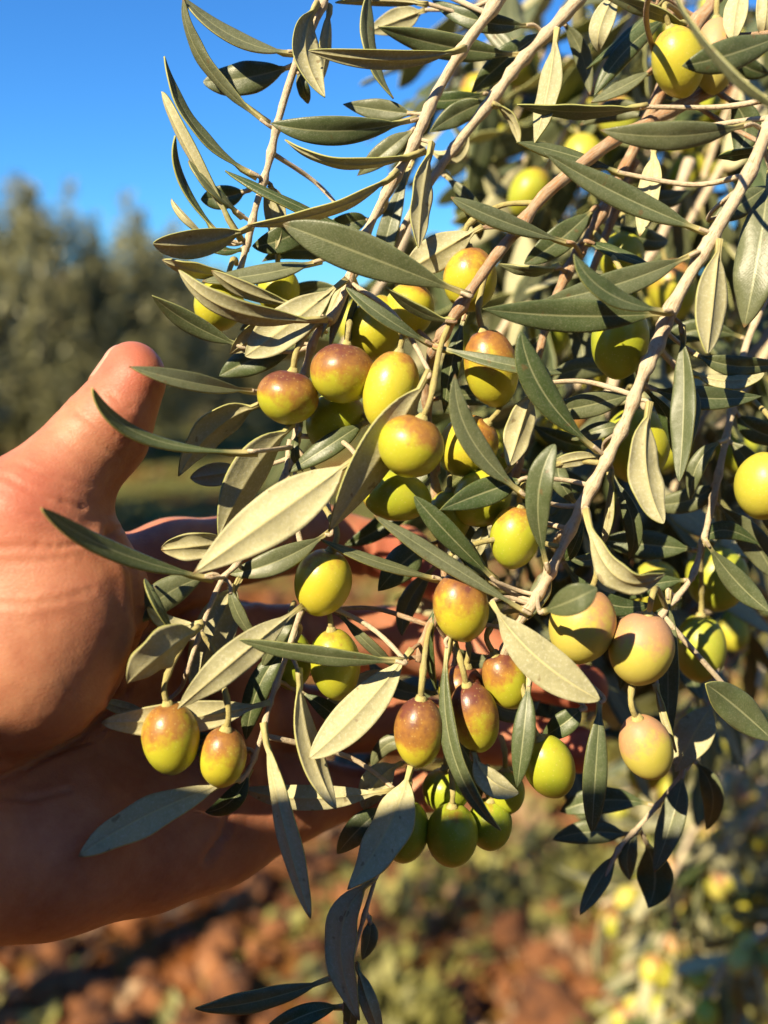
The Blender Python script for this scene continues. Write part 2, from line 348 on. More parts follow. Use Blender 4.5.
def build_hand():
    C = lambda px, py, mm: cam3(px, py, mm * 0.001)
    bones = []   # a, b, r1, r2, k
    def chain(pts, k=0.006):
        for (a, ra), (b, rb) in zip(pts[:-1], pts[1:]): bones.append((a, b, ra, rb, k))
    wr = C(-190, 800, 202)
    # metacarpals
    chain([(C(-120, 700, 214), .014), (C(70, 600, 246), .0125), (C(172, 560, 262), .0120)], .010)
    chain([(C(-110, 750, 216), .014), (C(80, 672, 254), .0125), (C(228, 640, 276), .0122)], .010)
    chain([(C(-110, 795, 216), .014), (C(80, 745, 254), .0125), (C(238, 716, 278), .0122)], .010)
    chain([(C(-120, 835, 214), .014), (C(80, 805, 246), .013), (C(225, 783, 272), .0120)], .010)
    # fingers
    chain([(C(172, 560, 262), .0115), (C(318, 537, 290), .0102), (C(402, 555, 296), .0090), (C(446, 582, 292), .0078)], .004)
    chain([(C(228, 640, 276), .0116), (C(392, 640, 298), .0106), (C(492, 660, 300), .0094), (C(584, 688, 294), .0078)], .004)
    chain([(C(238, 716, 278), .0116), (C(392, 722, 297), .0102), (C(490, 735, 298), .0090), (C(578, 749, 292), .0076)], .004)
    chain([(C(225, 783, 272), .0108), (C(325, 793, 288), .0090), (C(382, 794, 292), .0079), (C(425, 791, 289), .0068)], .004)
    # thumb
    chain([(C(-70, 640, 218), .0190), (C(28, 520, 217), .0150), (C(103, 434, 224), .0104), (C(133, 371, 226), .0075)], .005)
    # thenar and hypothenar pads
    chain([(C(-70, 700, 219), .021), (C(30, 655, 220), .0205), (C(62, 600, 221), .0185), (C(44, 548, 222), .0155)], .010)
    chain([(C(-60, 866, 214), .0208), (C(60, 846, 236), .0203), (C(150, 838, 254), .0180), (C(215, 832, 265), .0140), (C(292, 806, 278), .0112)], .010)
    # pad row under the fingers, thumb pulp
    chain([(C(190, 590, 260), .009), (C(232, 690, 268), .009), (C(226, 770, 264), .009)], .008)
    bones.append((C(122, 410, 221), C(137, 382, 222), .0078, .0070, .004))
    # wrist, forearm
    chain([(C(-110, 720, 213), .019), (wr + np.array([0, .012, 0]), .0195), (wr + np.array([-.10, -.030, -.055]), .027), (wr + np.array([-.17, -.060, -.10]), .034)], .012)
    chain([(C(-100, 810, 213), .019), (wr + np.array([0, -.012, 0]), .0195), (wr + np.array([-.10, -.054, -.055]), .027), (wr + np.array([-.17, -.085, -.10]), .034)], .012)
    V, F, sdf = polygonise(bones, 0.00105)
    # relax onto the true surface
    eps = 0.0006
    def grad(p):
        p = p.astype(np.float32)
        gr = np.stack([sdf(p + np.eye(3, dtype=np.float32)[i] * eps) - sdf(p - np.eye(3, dtype=np.float32)[i] * eps) for i in range(3)], 1)
        return gr / (np.linalg.norm(gr, axis=1)[:, None] + 1e-9)
    for _ in range(2):
        sm = np.zeros_like(V); cn = np.zeros(len(V))
        for k in range(4):
            np.add.at(sm, F[:, k], V[F[:, (k + 1) % 4]]); np.add.at(sm, F[:, k], V[F[:, (k + 3) % 4]]); np.add.at(cn, F[:, k], 2)
        V = V * 0.4 + 0.6 * sm / cn[:, None]
        V -= grad(V) * sdf(V.astype(np.float32))[:, None]
    G = grad(V)
    # creases: lines across the skin (pixel polylines on the palm side), cut as real grooves
    px = 384 + V[:, 0] / V[:, 2] * FPX; py = 512 - V[:, 1] / V[:, 2] * FPX
    Q = np.stack([px, py], 1); front = G[:, 2] < 0.25
    lines = [([(-30, 550), (20, 546), (60, 547), (100, 540), (118, 530)], .55, 1.8), ([(-30, 604), (20, 606), (60, 600), (92, 590)], .35, 1.8), ([(-20, 560), (30, 563), (70, 558)], .2, 1.6),
             ([(108, 532), (134, 570), (140, 630), (128, 690), (85, 735), (10, 775), (-60, 800)], 1.2, 3.2),
             ([(250, 600), (190, 610), (140, 640), (110, 700)], 1.0, 3.2), ([(255, 790), (225, 720), (190, 680), (180, 640)], 1.0, 3.2),
             ([(48, 755), (90, 742), (120, 715)], .6, 2), ([(-10, 795), (30, 800), (70, 790)], .6, 2),
             ([(70, 404), (98, 424), (140, 446)], .4, 1.8), ([(76, 413), (104, 432), (136, 452)], .3, 1.6), ([(66, 424), (92, 442), (122, 458)], .25, 1.6), ([(108, 392), (122, 404), (132, 408)], .45, 1.6),
             ([(4, 476), (40, 496), (84, 508)], .4, 1.8), ([(-10, 498), (30, 516), (74, 524)], .3, 1.7), ([(14, 462), (50, 476), (92, 486)], .22, 1.6), 
             ([(285, 515), (296, 540), (296, 565)], .8, 2.6), ([(296, 610), (306, 640), (304, 670)], .8, 2.6), ([(296, 690), (304, 720), (300, 750)], .8, 2.6),
             ([(276, 765), (284, 790), (282, 820)], .8, 2.6), ([(230, 812), (222, 835), (205, 860)], .7, 3), ([(366, 530), (372, 552), (366, 578)], .6, 2.2), ([(470, 640), (476, 664), (470, 690)], .6, 2.2), ([(468, 712), (474, 736), (468, 760)], .6, 2.2)]
    disp = np.zeros(len(V))
    for pl, depth, wd in lines:
        dmin = np.full(len(V), 1e9)
        for a, b in zip(pl[:-1], pl[1:]):
            a = np.array(a, float); ba = np.array(b, float) - a
            t = np.clip(((Q - a) @ ba) / (ba @ ba), 0, 1)
            dmin = np.minimum(dmin, np.linalg.norm(Q - a - t[:, None] * ba, axis=1))
        disp -= depth * 0.001 * np.exp(-(dmin / wd) ** 2) * front
        disp += depth * 0.00035 * np.exp(-((dmin - 3.2 * wd) / (1.8 * wd)) ** 2) * front
    nz = np.array([noise.noise(Vector(v) * 110) * 0.00022 + noise.noise(Vector(v) * 420) * 0.00006 for v in V])
    V = V + G * (disp + nz)[:, None]
    red = np.zeros(len(V))
    for (cx, cy, r) in ((125, 368, 45), (446, 575, 60), (584, 690, 60), (578, 750, 60), (400, 560, 50), (20, 500, 60)):
        red = np.maximum(red, 0.75 * np.exp(-((px - cx) ** 2 + (py - cy) ** 2) / r ** 2))
    Wd = [CAM + AX * float(v[0]) + AU * float(v[1]) + AF * float(v[2]) for v in V]
    org = P(20, 700, 0.215)
    f0 = F[0]; c0 = (V[f0[0]] + V[f0[2]]) / 2; nn = np.cross(V[f0[1]] - V[f0[0]], V[f0[2]] - V[f0[0]])
    flip = (nn @ G[f0[0]]) > 0     # camera frame (right, up, away) is left handed
    FF = F[:, ::-1] if flip else F
    o = mesh_obj('person', Wd, [tuple(int(i) for i in f) for f in FF], M_SKIN, origin=org)
    at = o.data.attributes.new('redness', 'FLOAT', 'POINT'); at.data.foreach_set('value', red.astype(np.float32))
    tag(o, 'bare left hand reaching in from the left, cupping the olives from behind with raised thumb', 'person')
    # thumb nail on the back of the thumb, seen edge on at the upper left
    ax = (C(133, 371, 226) - C(103, 434, 224)); ax /= np.linalg.norm(ax)
    nrm = np.array([-0.84, 0.40, 0.12]); nrm -= ax * (nrm @ ax); nrm /= np.linalg.norm(nrm)
    sd_ = np.cross(ax, nrm); cen = C(131, 374, 226)
    vs, fs = [], []
    nu, nv = 12, 13
    def hit(c, d):
        t = 0.030
        for _ in range(40): t -= float(sdf((c + d * t)[None].astype(np.float32))[0]) * .9
        return t
    for lay in (0, 1):
        for i in range(nu):
            for j in range(nv):
                t = i / (nu - 1); q = (j / (nv - 1) - .5) * 2
                ang = q * (0.88 - .10 * t)
                along = -0.0060 + t * 0.0125 - (0.0022 * q * q * t - 0.0010 * q * q * (1 - t))
                c = cen + ax * along; d = nrm * math.cos(ang) + sd_ * math.sin(ang)
                r = hit(c, d)
                pos = c + d * (r + (0.00045 - 0.0006 * max(abs(q), abs(t - .45) * 1.8) ** 4 if lay == 0 else -0.0009))
                vs.append(CAM + AX * pos[0] + AU * pos[1] + AF * pos[2])
    for i in range(nu - 1):
        for j in range(nv - 1):
            q = [i * nv + j, (i + 1) * nv + j, (i + 1) * nv + j + 1, i * nv + j + 1]; fs.append(tuple(q)); fs.append(tuple(x + nu * nv for x in reversed(q)))
    rimi = [(0, j) for j in range(nv)] + [(i, nv - 1) for i in range(1, nu)] + [(nu - 1, j) for j in range(nv - 2, -1, -1)] + [(i, 0) for i in range(nu - 2, 0, -1)]
    for (i, j), (k, l) in zip(rimi, rimi[1:] + rimi[:1]):
        fs.append((i * nv + j, k * nv + l, nu * nv + k * nv + l, nu * nv + i * nv + j))
    mesh_obj('thumb_nail', vs, fs, M_NAIL, parent=o)
    return o
HAND = build_hand()
def build_shade_body():
    """the rest of the person: added unseen behind the viewpoint, the shoulder line shaped to shade the lower scene"""
    l = np.array(LC[:]); a_ = np.cross([0, 1, 0], l); a_ /= np.linalg.norm(a_); b_ = np.cross(l, a_)
    def q(a, b, t=280):                                   # millimetres across and towards the sun
        v = (l * t + a_ * a + b_ * b) / 1000; return np.array([v[0], v[1], -v[2]])
    dn = np.array([0, -math.cos(TILT), -math.sin(TILT) * -1]); dn /= np.linalg.norm(dn)
    sh = q(-190, -54); base = q(60, -90)
    el = np.array([-.345, -.17, -.06]); fo = np.array([-.285, -.135, .075])
    def part(name, bones, h, mat, pad=.2):
        V, F, sdf = polygonise(bones, h, pad)
        Wd = [CAM + AX * float(v[0]) + AU * float(v[1]) + AF * float(v[2]) for v in V]
        return mesh_obj(name, Wd, [tuple(int(i) for i in f[::-1]) for f in F], mat, parent=HAND, origin=Wd[0])
    def cloth(name, c):
        m, nt, b = newmat(name); n = noise_n(nt, N(nt, 'ShaderNodeTexCoord').outputs['Object'], 900, 2)
        r = ramp(nt, n.outputs[0], [(.3, tuple(x * .7 for x in c)), (.7, c)]); nt.links.new(r.outputs[0], b.inputs['Base Color']); b.inputs['Roughness'].default_value = .9
        return m
    rs = q(330, -60)
    hip = base + dn * .56
    part('unseen_shirt', [(sh, q(-75, -22), .060, .063, .02), (q(-75, -22), q(45, 25), .063, .062, .03), (q(45, 25), rs, .062, .065, .03),
                   (base, base + dn * .30, .135, .125, .06), (q(-70, -110), q(-60, -110) + dn * .42, .09, .11, .06), (q(200, -110), q(190, -110) + dn * .42, .09, .11, .06), (base + dn * .3, hip, .125, .14, .05),
                   (sh, el, .058, .048, .02), (el, fo, .048, .040, .015), (rs, rs + dn * .30 + np.array([.06, 0, -.02]), .06, .048, .02), (rs + dn * .30 + np.array([.06, 0, -.02]), rs + dn * .34 + np.array([.02, .02, .18]), .048, .038, .015)], .009, cloth('shirt_cloth', (.06, .075, .11)))
    part('unseen_trousers', [(hip, hip + dn * .1, .142, .12, .03)] + [(hip + dn * .05 + a_ * k * np.array([1, 1, -1]), hip + dn * (1.5 + hip[1] - .56 - .0) * 0 + dn * .92 + a_ * k * 1.2 * np.array([1, 1, -1]), .088, .06, .03) for k in (-.09, .09)], .012, cloth('trouser_cloth', (.05, .05, .055)))
    hd = q(85, 165)
    part('unseen_head', [(q(60, 40), hd - np.array([0, .05, 0]), .055, .05, .02), (hd + np.array([0, .015, 0]), hd + np.array([0, .02, 0]) + np.array([.012, -.01, .02]), .074, .072, .03), (hd + np.array([0, -.055, .012]), hd + np.array([.01, -.065, .035]), .05, .042, .03),
                  (hd + np.array([.02, .0, .085]), hd + np.array([.024, -.03, .10]), .010, .014, .012)], .006, M_SKIN)
    part('unseen_hair', [(hd + np.array([-.006, .045, -.018]), hd + np.array([.0, .05, .02]), .076, .068, .02), (hd + np.array([-.01, .0, -.035]), hd + np.array([-.01, .04, -.03]), .066, .07, .02)], .006, cloth('dark_hair', (.03, .02, .015)))
build_shade_body()  # unseen body, added for the shadow its shoulder casts

# ------------------------------------------------------------------ stems, leaves, olives
def catmull(pts, n=8):
    pts = [Vector(p) for p in pts]; out = []
    if len(pts) == 2: pts = [pts[0], (pts[0] + pts[1]) / 2, pts[1]]
    q = [pts[0] * 2 - pts[1]] + pts + [pts[-1] * 2 - pts[-2]]
    for i in range(1, len(q) - 2):
        for k in range(n):
            t = k / n
            out.append(0.5 * (2 * q[i] + (q[i + 1] - q[i - 1]) * t + (2 * q[i - 1] - 5 * q[i] + 4 * q[i + 1] - q[i + 2]) * t * t + (3 * q[i] - q[i - 1] - 3 * q[i + 1] + q[i + 2]) * t ** 3))
    out.append(pts[-1]); return out
def tube(V, F, UV, pts, r0, r1, sides=9, lump=0.12, knots=()):
    base = len(V); prev = None; n = len(pts); L = 0
    for i, p in enumerate(pts):
        T = (pts[min(i + 1, n - 1)] - pts[max(i - 1, 0)]).normalized()
        if prev is None: A = T.orthogonal().normalized()
        else: A = (prev - T * prev.dot(T)).normalized()
        prev = A; Bn = T.cross(A)
        if i: L += (pts[i] - pts[i - 1]).length
        r = r0 + (r1 - r0) * i / max(1, n - 1)
        r *= 1 + lump * noise.noise(p * 260)
        for kp in knots:
            r += r0 * 0.36 * math.exp(-((p - kp).length / (r0 * 1.3)) ** 2)
        for s in range(sides):
            a = 2 * math.pi * s / sides
            rr = r * (1 + lump * 0.6 * noise.noise(p * 500 + Vector((s * 3.1, 0, 0))))
            V.append(p + (A * math.cos(a) + Bn * math.sin(a)) * rr); UV.append((L * 60, abs(s / sides * 2 - 1)))
    for i in range(n - 1):
        for s in range(sides):
            t = (s + 1) % sides
            F.append((base + i * sides + s, base + i * sides + t, base + (i + 1) * sides + t, base + (i + 1) * sides + s))
    F.append(tuple(base + s for s in reversed(range(sides)))); F.append(tuple(base + (n - 1) * sides + s for s in range(sides)))

VS = [-1, -.86, -.6, -.3, -.08, 0, .08, .3, .6, .86, 1]
def leaf_geom(pts, normals, width, shape=(0.75, 0.62), fold=0.16, curl=0.10, thick=0.00045, vs=VS, pet=0.09, wave=0.0, ph=0.0):
    """pts along the midrib, normals = the upper side's normal at each; returns verts, faces, mat idx, uvs (both faces and a rim)"""
    m = len(vs); V, F, MI, UV = [], [], [], []
    # resample: closer rings towards the point
    n0 = len(pts); n = n0 + 4; us = [1 - (1 - i / (n - 1)) ** 1.5 for i in range(n)]
    def at_(arr, u): x = u * (n0 - 1); i = min(int(x), n0 - 2); return arr[i].lerp(arr[i + 1], x - i)
    pts, normals = [at_(pts, u) for u in us], [at_(normals, u) for u in us]
    a, b = shape; tm = a / (a + b); pk = tm ** a * (1 - tm) ** b
    top, bot = [], []
    for i in range(n):
        u = us[i]
        if u < pet: hw = 0.00055 + 0.0002 * (1 - u / pet)
        else:
            t = (u - pet) / (1 - pet); hw = max(width * .5 * (t ** a) * ((1 - t) ** b) / pk, 0.00055 * (1 - t) + 0.00004)
        T = (pts[min(i + 1, n - 1)] - pts[max(i - 1, 0)]).normalized()
        Nn = (normals[i] - T * normals[i].dot(T)).normalized(); Sd = T.cross(Nn)
        for v in vs:
            av = abs(v)
            z = hw * (fold * av - curl * av ** 4 + wave * math.sin(u * 17 + ph + (1.5 if v > 0 else 0)) * av * av)
            V.append(pts[i] + Sd * (v * hw) + Nn * z); UV.append((u, v * .5 + .5))
    off = len(V)
    for i in range(n):
        u = us[i]
        T = (pts[min(i + 1, n - 1)] - pts[max(i - 1, 0)]).normalized()
        Nn = (normals[i] - T * normals[i].dot(T)).normalized()
        for j, v in enumerate(vs):
            ridge = 0.00055 * math.exp(-(v / .07) ** 2) * (1 - u * .8)
            th = thick + ridge
            if u < pet: th = 0.0013
            V.append(V[i * m + j] - Nn * th); UV.append(UV[i * m + j])
    for i in range(n - 1):
        for j in range(m - 1):
            q = (i * m + j, i * m + j + 1, (i + 1) * m + j + 1, (i + 1) * m + j)
            F.append(q); MI.append(0); F.append(tuple(off + x for x in reversed(q))); MI.append(1)
        for j in (0, m - 1):
            q = (i * m + j, (i + 1) * m + j, off + (i + 1) * m + j, off + i * m + j)
            F.append(q if j == 0 else tuple(reversed(q))); MI.append(2)
    for i in (0, n - 1):
        for j in range(m - 1):
            q = (i * m + j, off + i * m + j, off + i * m + j + 1, i * m + j + 1)
            F.append(q if i == 0 else tuple(reversed(q))); MI.append(2)
    return V, F, MI, UV

BR = {}     # name -> dict(stems, leaves, olives ...)
def branch(key, label, stems, mat=None, group='leafy olive branches'):
    BR[key] = dict(label=label, stems=stems, mat=mat or M_STEM, leaves=[], twigs=[], group=group)
# stems are traced as (pixel x, pixel y, millimetres beyond the focus plane); radii in pixels
branch('A', 'slender cream stemmed olive twig hanging against the blue sky', [([(326, -30, 4), (324, 0, 4), (296, 64, 4), (279, 118, 4), (269, 162, 4), (257, 203, 4), (247, 244, 4), (236, 285, 6)], 4.8, 3.4)])
branch('B', 'pale olive branch slanting from top edge to the red capped olives', [([(512, -35, 3), (498, 0, 3), (466, 44, 3), (442, 83, 3), (424, 120, 3), (409, 154, 3), (388, 190, 3), (362, 243, 3), (338, 309, 2), (318, 332, 3), (306, 369, 7), (298, 425, 10), (292, 470, 10)], 6.4, 3.6)])
branch('C', 'thin tan olive branch just right of the pale one at the top', [([(596, -22, 10), (578, 0, 10), (547, 34, 10), (518, 65, 10), (489, 104, 10), (458, 143, 11), (432, 180, 12), (405, 225, 15), (382, 275, 19)], 6.8, 4.4)])
branch('D', 'smooth pale olive branch slanting from the right edge down to the centre olives', [([(800, 68, -13), (768, 130, -13), (746, 180, -12), (717, 229, -12), (697, 263, -12), (671, 309, -12), (657, 346, -11), (640, 382, -11), (625, 423, -10), (605, 463, -10), (582, 506, -9), (557, 558, -9), (538, 595, -8), (520, 622, -6), (505, 650, -2), (496, 690, 4)], 7.2, 4.0)])
branch('E', 'reddish forked olive branch with two parallel stems behind the leaves at the upper right', [([(730, -30, 22), (709, 8, 20), (693, 29, 20), (657, 99, 18), (633, 151, 18), (617, 180, 18), (605, 206, 17), (585, 243, 17), (565, 277, 17), (545, 330, 18), (530, 400, 20), (515, 480, 22)], 8.5, 4.2), ([(633, 160, 21), (617, 206, 22), (594, 266, 24), (570, 330, 26)], 6.5, 4)], M_BARK)
branch('F', 'knobby peeling orange brown olive branch ending among the olives in the centre', [([(720, 85, 18), (650, 122, 8), (612, 142, 4), (562, 180, -2), (540, 200, -4), (518, 229, -7), (495, 257, -9), (472, 289, -10), (455, 315, -8), (440, 340, -4), (429, 368, 4), (428, 420, 12), (437, 500, 14), (444, 560, 10), (440, 605, 2), (424, 640, 0), (418, 662, 0)], 8.0, 3.2)], M_BARK)
branch('L', 'small spray of cream backed leaves dangling in front of the shaded palm', [([(290, 440, 4), (280, 500, 0), (240, 560, -8), (222, 580, -10), (204, 622, -11), (190, 663, -11), (186, 674, -11)], 3.4, 2.4), ([(286, 470, 2), (300, 540, 2), (312, 575, 0), (303, 604, -6), (283, 666, -8), (270, 703, -8), (262, 735, -8), (250, 768, -7), (238, 782, -7)], 3.6, 2.6)])
branch('K', 'shaded olive twig trailing from the lowest olives to the bottom edge of the photo', [([(452, 600, 10), (455, 660, 12), (440, 720, 12), (412, 768, 2), (392, 835, 1), (375, 880, 0), (352, 960, 1), (345, 1000, 2), (348, 1045, 2)], 3.2, 2.0)])
branch('H', 'dark shaded olive twig hanging low at the right in front of the blurred foliage', [([(718, 660, 22), (704, 735, 18), (683, 772, 16), (660, 802, 14), (640, 825, 13), (618, 850, 12), (604, 882, 12)], 3.6, 2.2)])
branch('J', 'shadowed olive branch at the right edge carrying the dark green olives', [([(790, 250, 26), (748, 340, 24), (728, 430, 20), (712, 505, 15), (702, 545, 13), (690, 580, 12), (664, 612, 8), (650, 632, 4)], 4.4, 3.0)])

def addL(key, rows): BR[key]['leaves'] += rows
# bx,by, mx,my, tx,ty, width, face (T upper / U underside towards the viewer), z base, z tip, roll
addL('A', [
 (297, 52, 236, 38, 180, -6, 15, 'T', 4, -2, 48), (268, 125, 204, 63, 183, -2, 14, 'T', 3, -4, -45), (294, 65, 250, 77, 203, 82, 33, 'T', 6, 8, 12),
 (316, 2, 304, 48, 325, 98, 27, 'U', 2, -4, 'd40'), (328, 6, 326, 45, 320, 84, 12, 'U', 7, 10, -40), (297, 68, 303, 88, 308, 104, 13, 'T', 8, 12, 10),
 (258, 176, 196, 128, 165, 56, 11, 'T', 2, -6, 50), (243, 240, 190, 150, 163, 92, 12, 'U', 3, -2, -55), (224, 238, 184, 185, 176, 136, 8, 'T', 5, 0, 55),
 (244, 217, 212, 188, 189, 160, 10, 'T', 3, -3, 40), (249, 190, 225, 197, 201, 199, 25, 'T', 8, 10, 8), (210, 240, 186, 220, 171, 200, 7, 'U', 6, 4, 40),
 (250, 226, 200, 243, 153, 243, 28, 'U', 0, -8, 'd30'), (270, 184, 278, 205, 283, 240, 15, 'U', 6, 9, 10), (338, 207, 290, 236, 252, 246, 28, 'T', 12, 8, 0),
 (262, 182, 274, 220, 276, 250, 16, 'U', 5, 8, 20), (238, 275, 195, 270, 163, 259, 15, 'U', 6, -2, 'd44'), (248, 246, 222, 250, 196, 236, 9, 'T', 8, 6, 35),
])
addL('B', [
 (464, 47, 395, 59, 309, 50, 18, 'U', 0, -5, -30), (418, 119, 340, 131, 270, 123, 29, 'T', 2, -2, -12), (416, 114, 380, 110, 343, 104, 22, 'T', 8, 10, 10),
 (424, 150, 345, 163, 286, 139, 10, 'U', 4, 0, -52), (418, 126, 385, 152, 357, 176, 22, 'T', 8, 12, 14), (396, 170, 334, 207, 247, 225, 12, 'U', 0, -8, -50),
 (372, 240, 285, 200, 225, 170, 10, 'T', 5, 0, 50), (430, 143, 421, 198, 418, 248, 21, 'U', 0, -4, 'd44'), (470, 296, 372, 258, 283, 224, 44, 'T', -14, -16, -8),
 (428, 4, 385, 0, 335, 2, 11, 'U', 8, 8, -30), (426, 10, 400, 20, 368, 32, 24, 'U', 20, 26, 10), (372, -25, 369, 45, 394, 98, 14, 'T', 6, 6, -42),
 (326, 318, 236, 310, 180, 270, 22, 'U', -4, -12, 'd44'), (322, 260, 262, 274, 202, 281, 19, 'T', 4, -2, 30), (300, 304, 250, 292, 212, 270, 16, 'U', 2, -4, 'd44'),
 (246, 348, 195, 326, 152, 296, 22, 'T', 2, -8, -22), (346, 281, 292, 322, 246, 356, 40, 'U', 0, -2, 18), (312, 308, 266, 330, 230, 353, 28, 'U', 4, 4, -18),
 (306, 344, 262, 356, 219, 376, 32, 'T', 10, 8, 8), (258, 391, 195, 383, 129, 366, 19, 'T', 2, -25, 28), (258, 451, 150, 438, 93, 388, 14, 'T', -16, -37, 42),
 (263, 402, 213, 430, 178, 476, 32, 'U', 4, 0, 'd34'), (248, 470, 220, 474, 191, 478, 24, 'U', 10, 12, 8), (292, 423, 253, 470, 218, 537, 37, 'U', -2, -6, 'd36'),
 (358, 458, 277, 514, 193, 574, 53, 'U', -16, -26, 'b10'), (428, 370, 380, 455, 328, 531, 40, 'U', -15, -16, 'd50'), (368, 420, 330, 445, 287, 473, 23, 'T', 4, 2, 20),
 (232, 541, 200, 545, 162, 549, 28, 'U', -4, -8, 'd26'), (332, 530, 280, 560, 228, 574, 27, 'T', 0, -4, 5), (352, 284, 340, 312, 331, 347, 11, 'U', 6, 2, 40),
 (358, 290, 352, 318, 346, 350, 10, 'T', 7, 6, -45), (350, 280, 336, 300, 322, 338, 9, 'U', 4, 0, 45), (300, 432, 294, 452, 303, 472, 10, 'T', 6, 8, 20),
 (290, 498, 262, 520, 240, 548, 20, 'T', 6, 8, 10), (412, 160, 388, 232, 380, 282, 22, 'T', 16, 22, 18), (350, 262, 300, 250, 262, 262, 20, 'T', 14, 14, 0), (356, 250, 330, 238, 290, 222, 18, 'T', 12, 14, 16),
 (345, 288, 305, 292, 262, 312, 22, 'T', 16, 18, -10), (322, 328, 280, 320, 240, 330, 20, 'T', 16, 18, 10), (372, 220, 345, 225, 305, 245, 22, 'T', 18, 22, 0),
])
addL('C', [
 (534, 25, 480, 21, 432, 0, 21, 'T', 9, 12, 8), (524, 55, 450, 47, 378, 27, 27, 'T', 10, 8, -8), (552, 27, 508, 58, 471, 93, 27, 'T', 16, 22, 10),
 (492, 100, 462, 112, 430, 132, 24, 'T', 13, 16, -10), (558, 30, 548, 92, 535, 144, 23, 'U', 6, 2, 24), (490, 92, 455, 100, 425, 100, 18, 'T', 20, 24, 0),
 (470, 128, 455, 155, 430, 150, 16, 'U', 20, 22, 10), (440, 172, 470, 205, 480, 240, 18, 'T', 24, 28, 10), (560, 20, 580, 50, 590, 95, 18, 'T', 18, 22, 10),
 (492, 102, 512, 118, 520, 145, 9, 'U', 9, 12, 40), (520, 66, 500, 40, 470, 10, 18, 'T', 20, 26, 10),
])
addL('D', [
 (752, 124, 676, 136, 600, 130, 29, 'T', -16, -18, -6), (648, 107, 580, 112, 517, 105, 14, 'T', 4, 0, -44), (626, 174, 570, 155, 517, 142, 15, 'T', 4, 0, 40),
 (708, 232, 624, 197, 545, 153, 27, 'T', -13, -16, 10), (656, 146, 650, 190, 640, 237, 23, 'U', 8, 6, 20), (698, 252, 618, 284, 540, 302, 30, 'T', -14, -16, 6),
 (673, 313, 575, 316, 483, 309, 36, 'T', -16, -20, -6), (671, 311, 610, 294, 574, 254, 20, 'T', -18, -28, 38), (718, 240, 712, 300, 706, 354, 31, 'U', -13, -17, 'd40'),
 (770, 170, 758, 255, 744, 328, 46, 'T', -4, -8, 6), (708, 220, 735, 208, 768, 186, 26, 'T', 2, 4, 0), (641, 392, 590, 405, 545, 413, 27, 'T', 4, 6, 0),
 (648, 387, 700, 398, 762, 396, 25, 'T', 0, 4, -5), (692, 352, 735, 366, 785, 362, 22, 'T', 6, 10, 0), (690, 374, 730, 382, 764, 374, 14, 'U', 6, 4, -36),
 (681, 325, 684, 395, 679, 482, 25, 'T', -9, -12, 16), (692, 385, 692, 410, 684, 466, 18, 'T', -4, -6, -14), (648, 402, 645, 470, 663, 524, 32, 'U', -12, -17, 'd34'),
 (600, 452, 545, 395, 521, 331, 31, 'T', -11, -20, 16), (602, 456, 575, 459, 548, 466, 15, 'U', -6, -4, -20), (527, 496, 472, 440, 455, 374, 26, 'T', -14, -22, 14),
 (528, 478, 486, 492, 440, 510, 31, 'T', -12, -16, -4), (548, 570, 538, 500, 555, 444, 28, 'T', -12, -20, -8), (532, 386, 520, 428, 508, 467, 29, 'U', -4, -6, 'd20'),
 (530, 614, 450, 565, 374, 515, 18, 'T', -10, -16, 26), (497, 582, 452, 538, 414, 496, 24, 'T', -10, -17, -16), (495, 584, 470, 556, 446, 522, 20, 'T', -6, -9, 20),
 (586, 512, 575, 545, 565, 560, 12, 'T', 0, 2, 10), (588, 510, 616, 574, 664, 573, 26, 'U', -12, -20, 'd44'), (546, 566, 540, 590, 527, 620, 21, 'T', -6, -8, 16),
 (540, 612, 568, 602, 597, 588, 31, 'T', -20, -34, 0), (486, 524, 480, 540, 474, 561, 16, 'U', 4, 6, 14), (440, 579, 378, 562, 321, 539, 12, 'T', -4, -12, 34),
 (492, 602, 534, 655, 599, 700, 43, 'U', -14, -20, 'b6'), (529, 678, 524, 730, 517, 788, 24, 'T', -6, -10, 10), (601, 694, 596, 765, 592, 832, 25, 'T', -6, -9, -10),
 (584, 706, 566, 722, 542, 738, 25, 'T', 4, 6, 8), (472, 752, 488, 779, 518, 793, 25, 'U', -4, -8, -20), (448, 638, 452, 750, 501, 831, 18, 'T', -8, -17, 34),
 (560, 555, 590, 560, 610, 545, 16, 'T', 8, 12, 0), (640, 384, 668, 420, 672, 452, 16, 'T', 6, 10, 14), (605, 466, 632, 520, 628, 560, 18, 'T', 10, 12, 16), (612, 470, 610, 510, 603, 545, 9, 'U', -4, -2, 40),
 (560, 556, 600, 600, 650, 604, 22, 'T', 10, 14, 0), (582, 508, 560, 480, 562, 450, 20, 'T', 6, 10, 10), (625, 425, 600, 430, 570, 440, 18, 'T', 6, 12, 10),
])
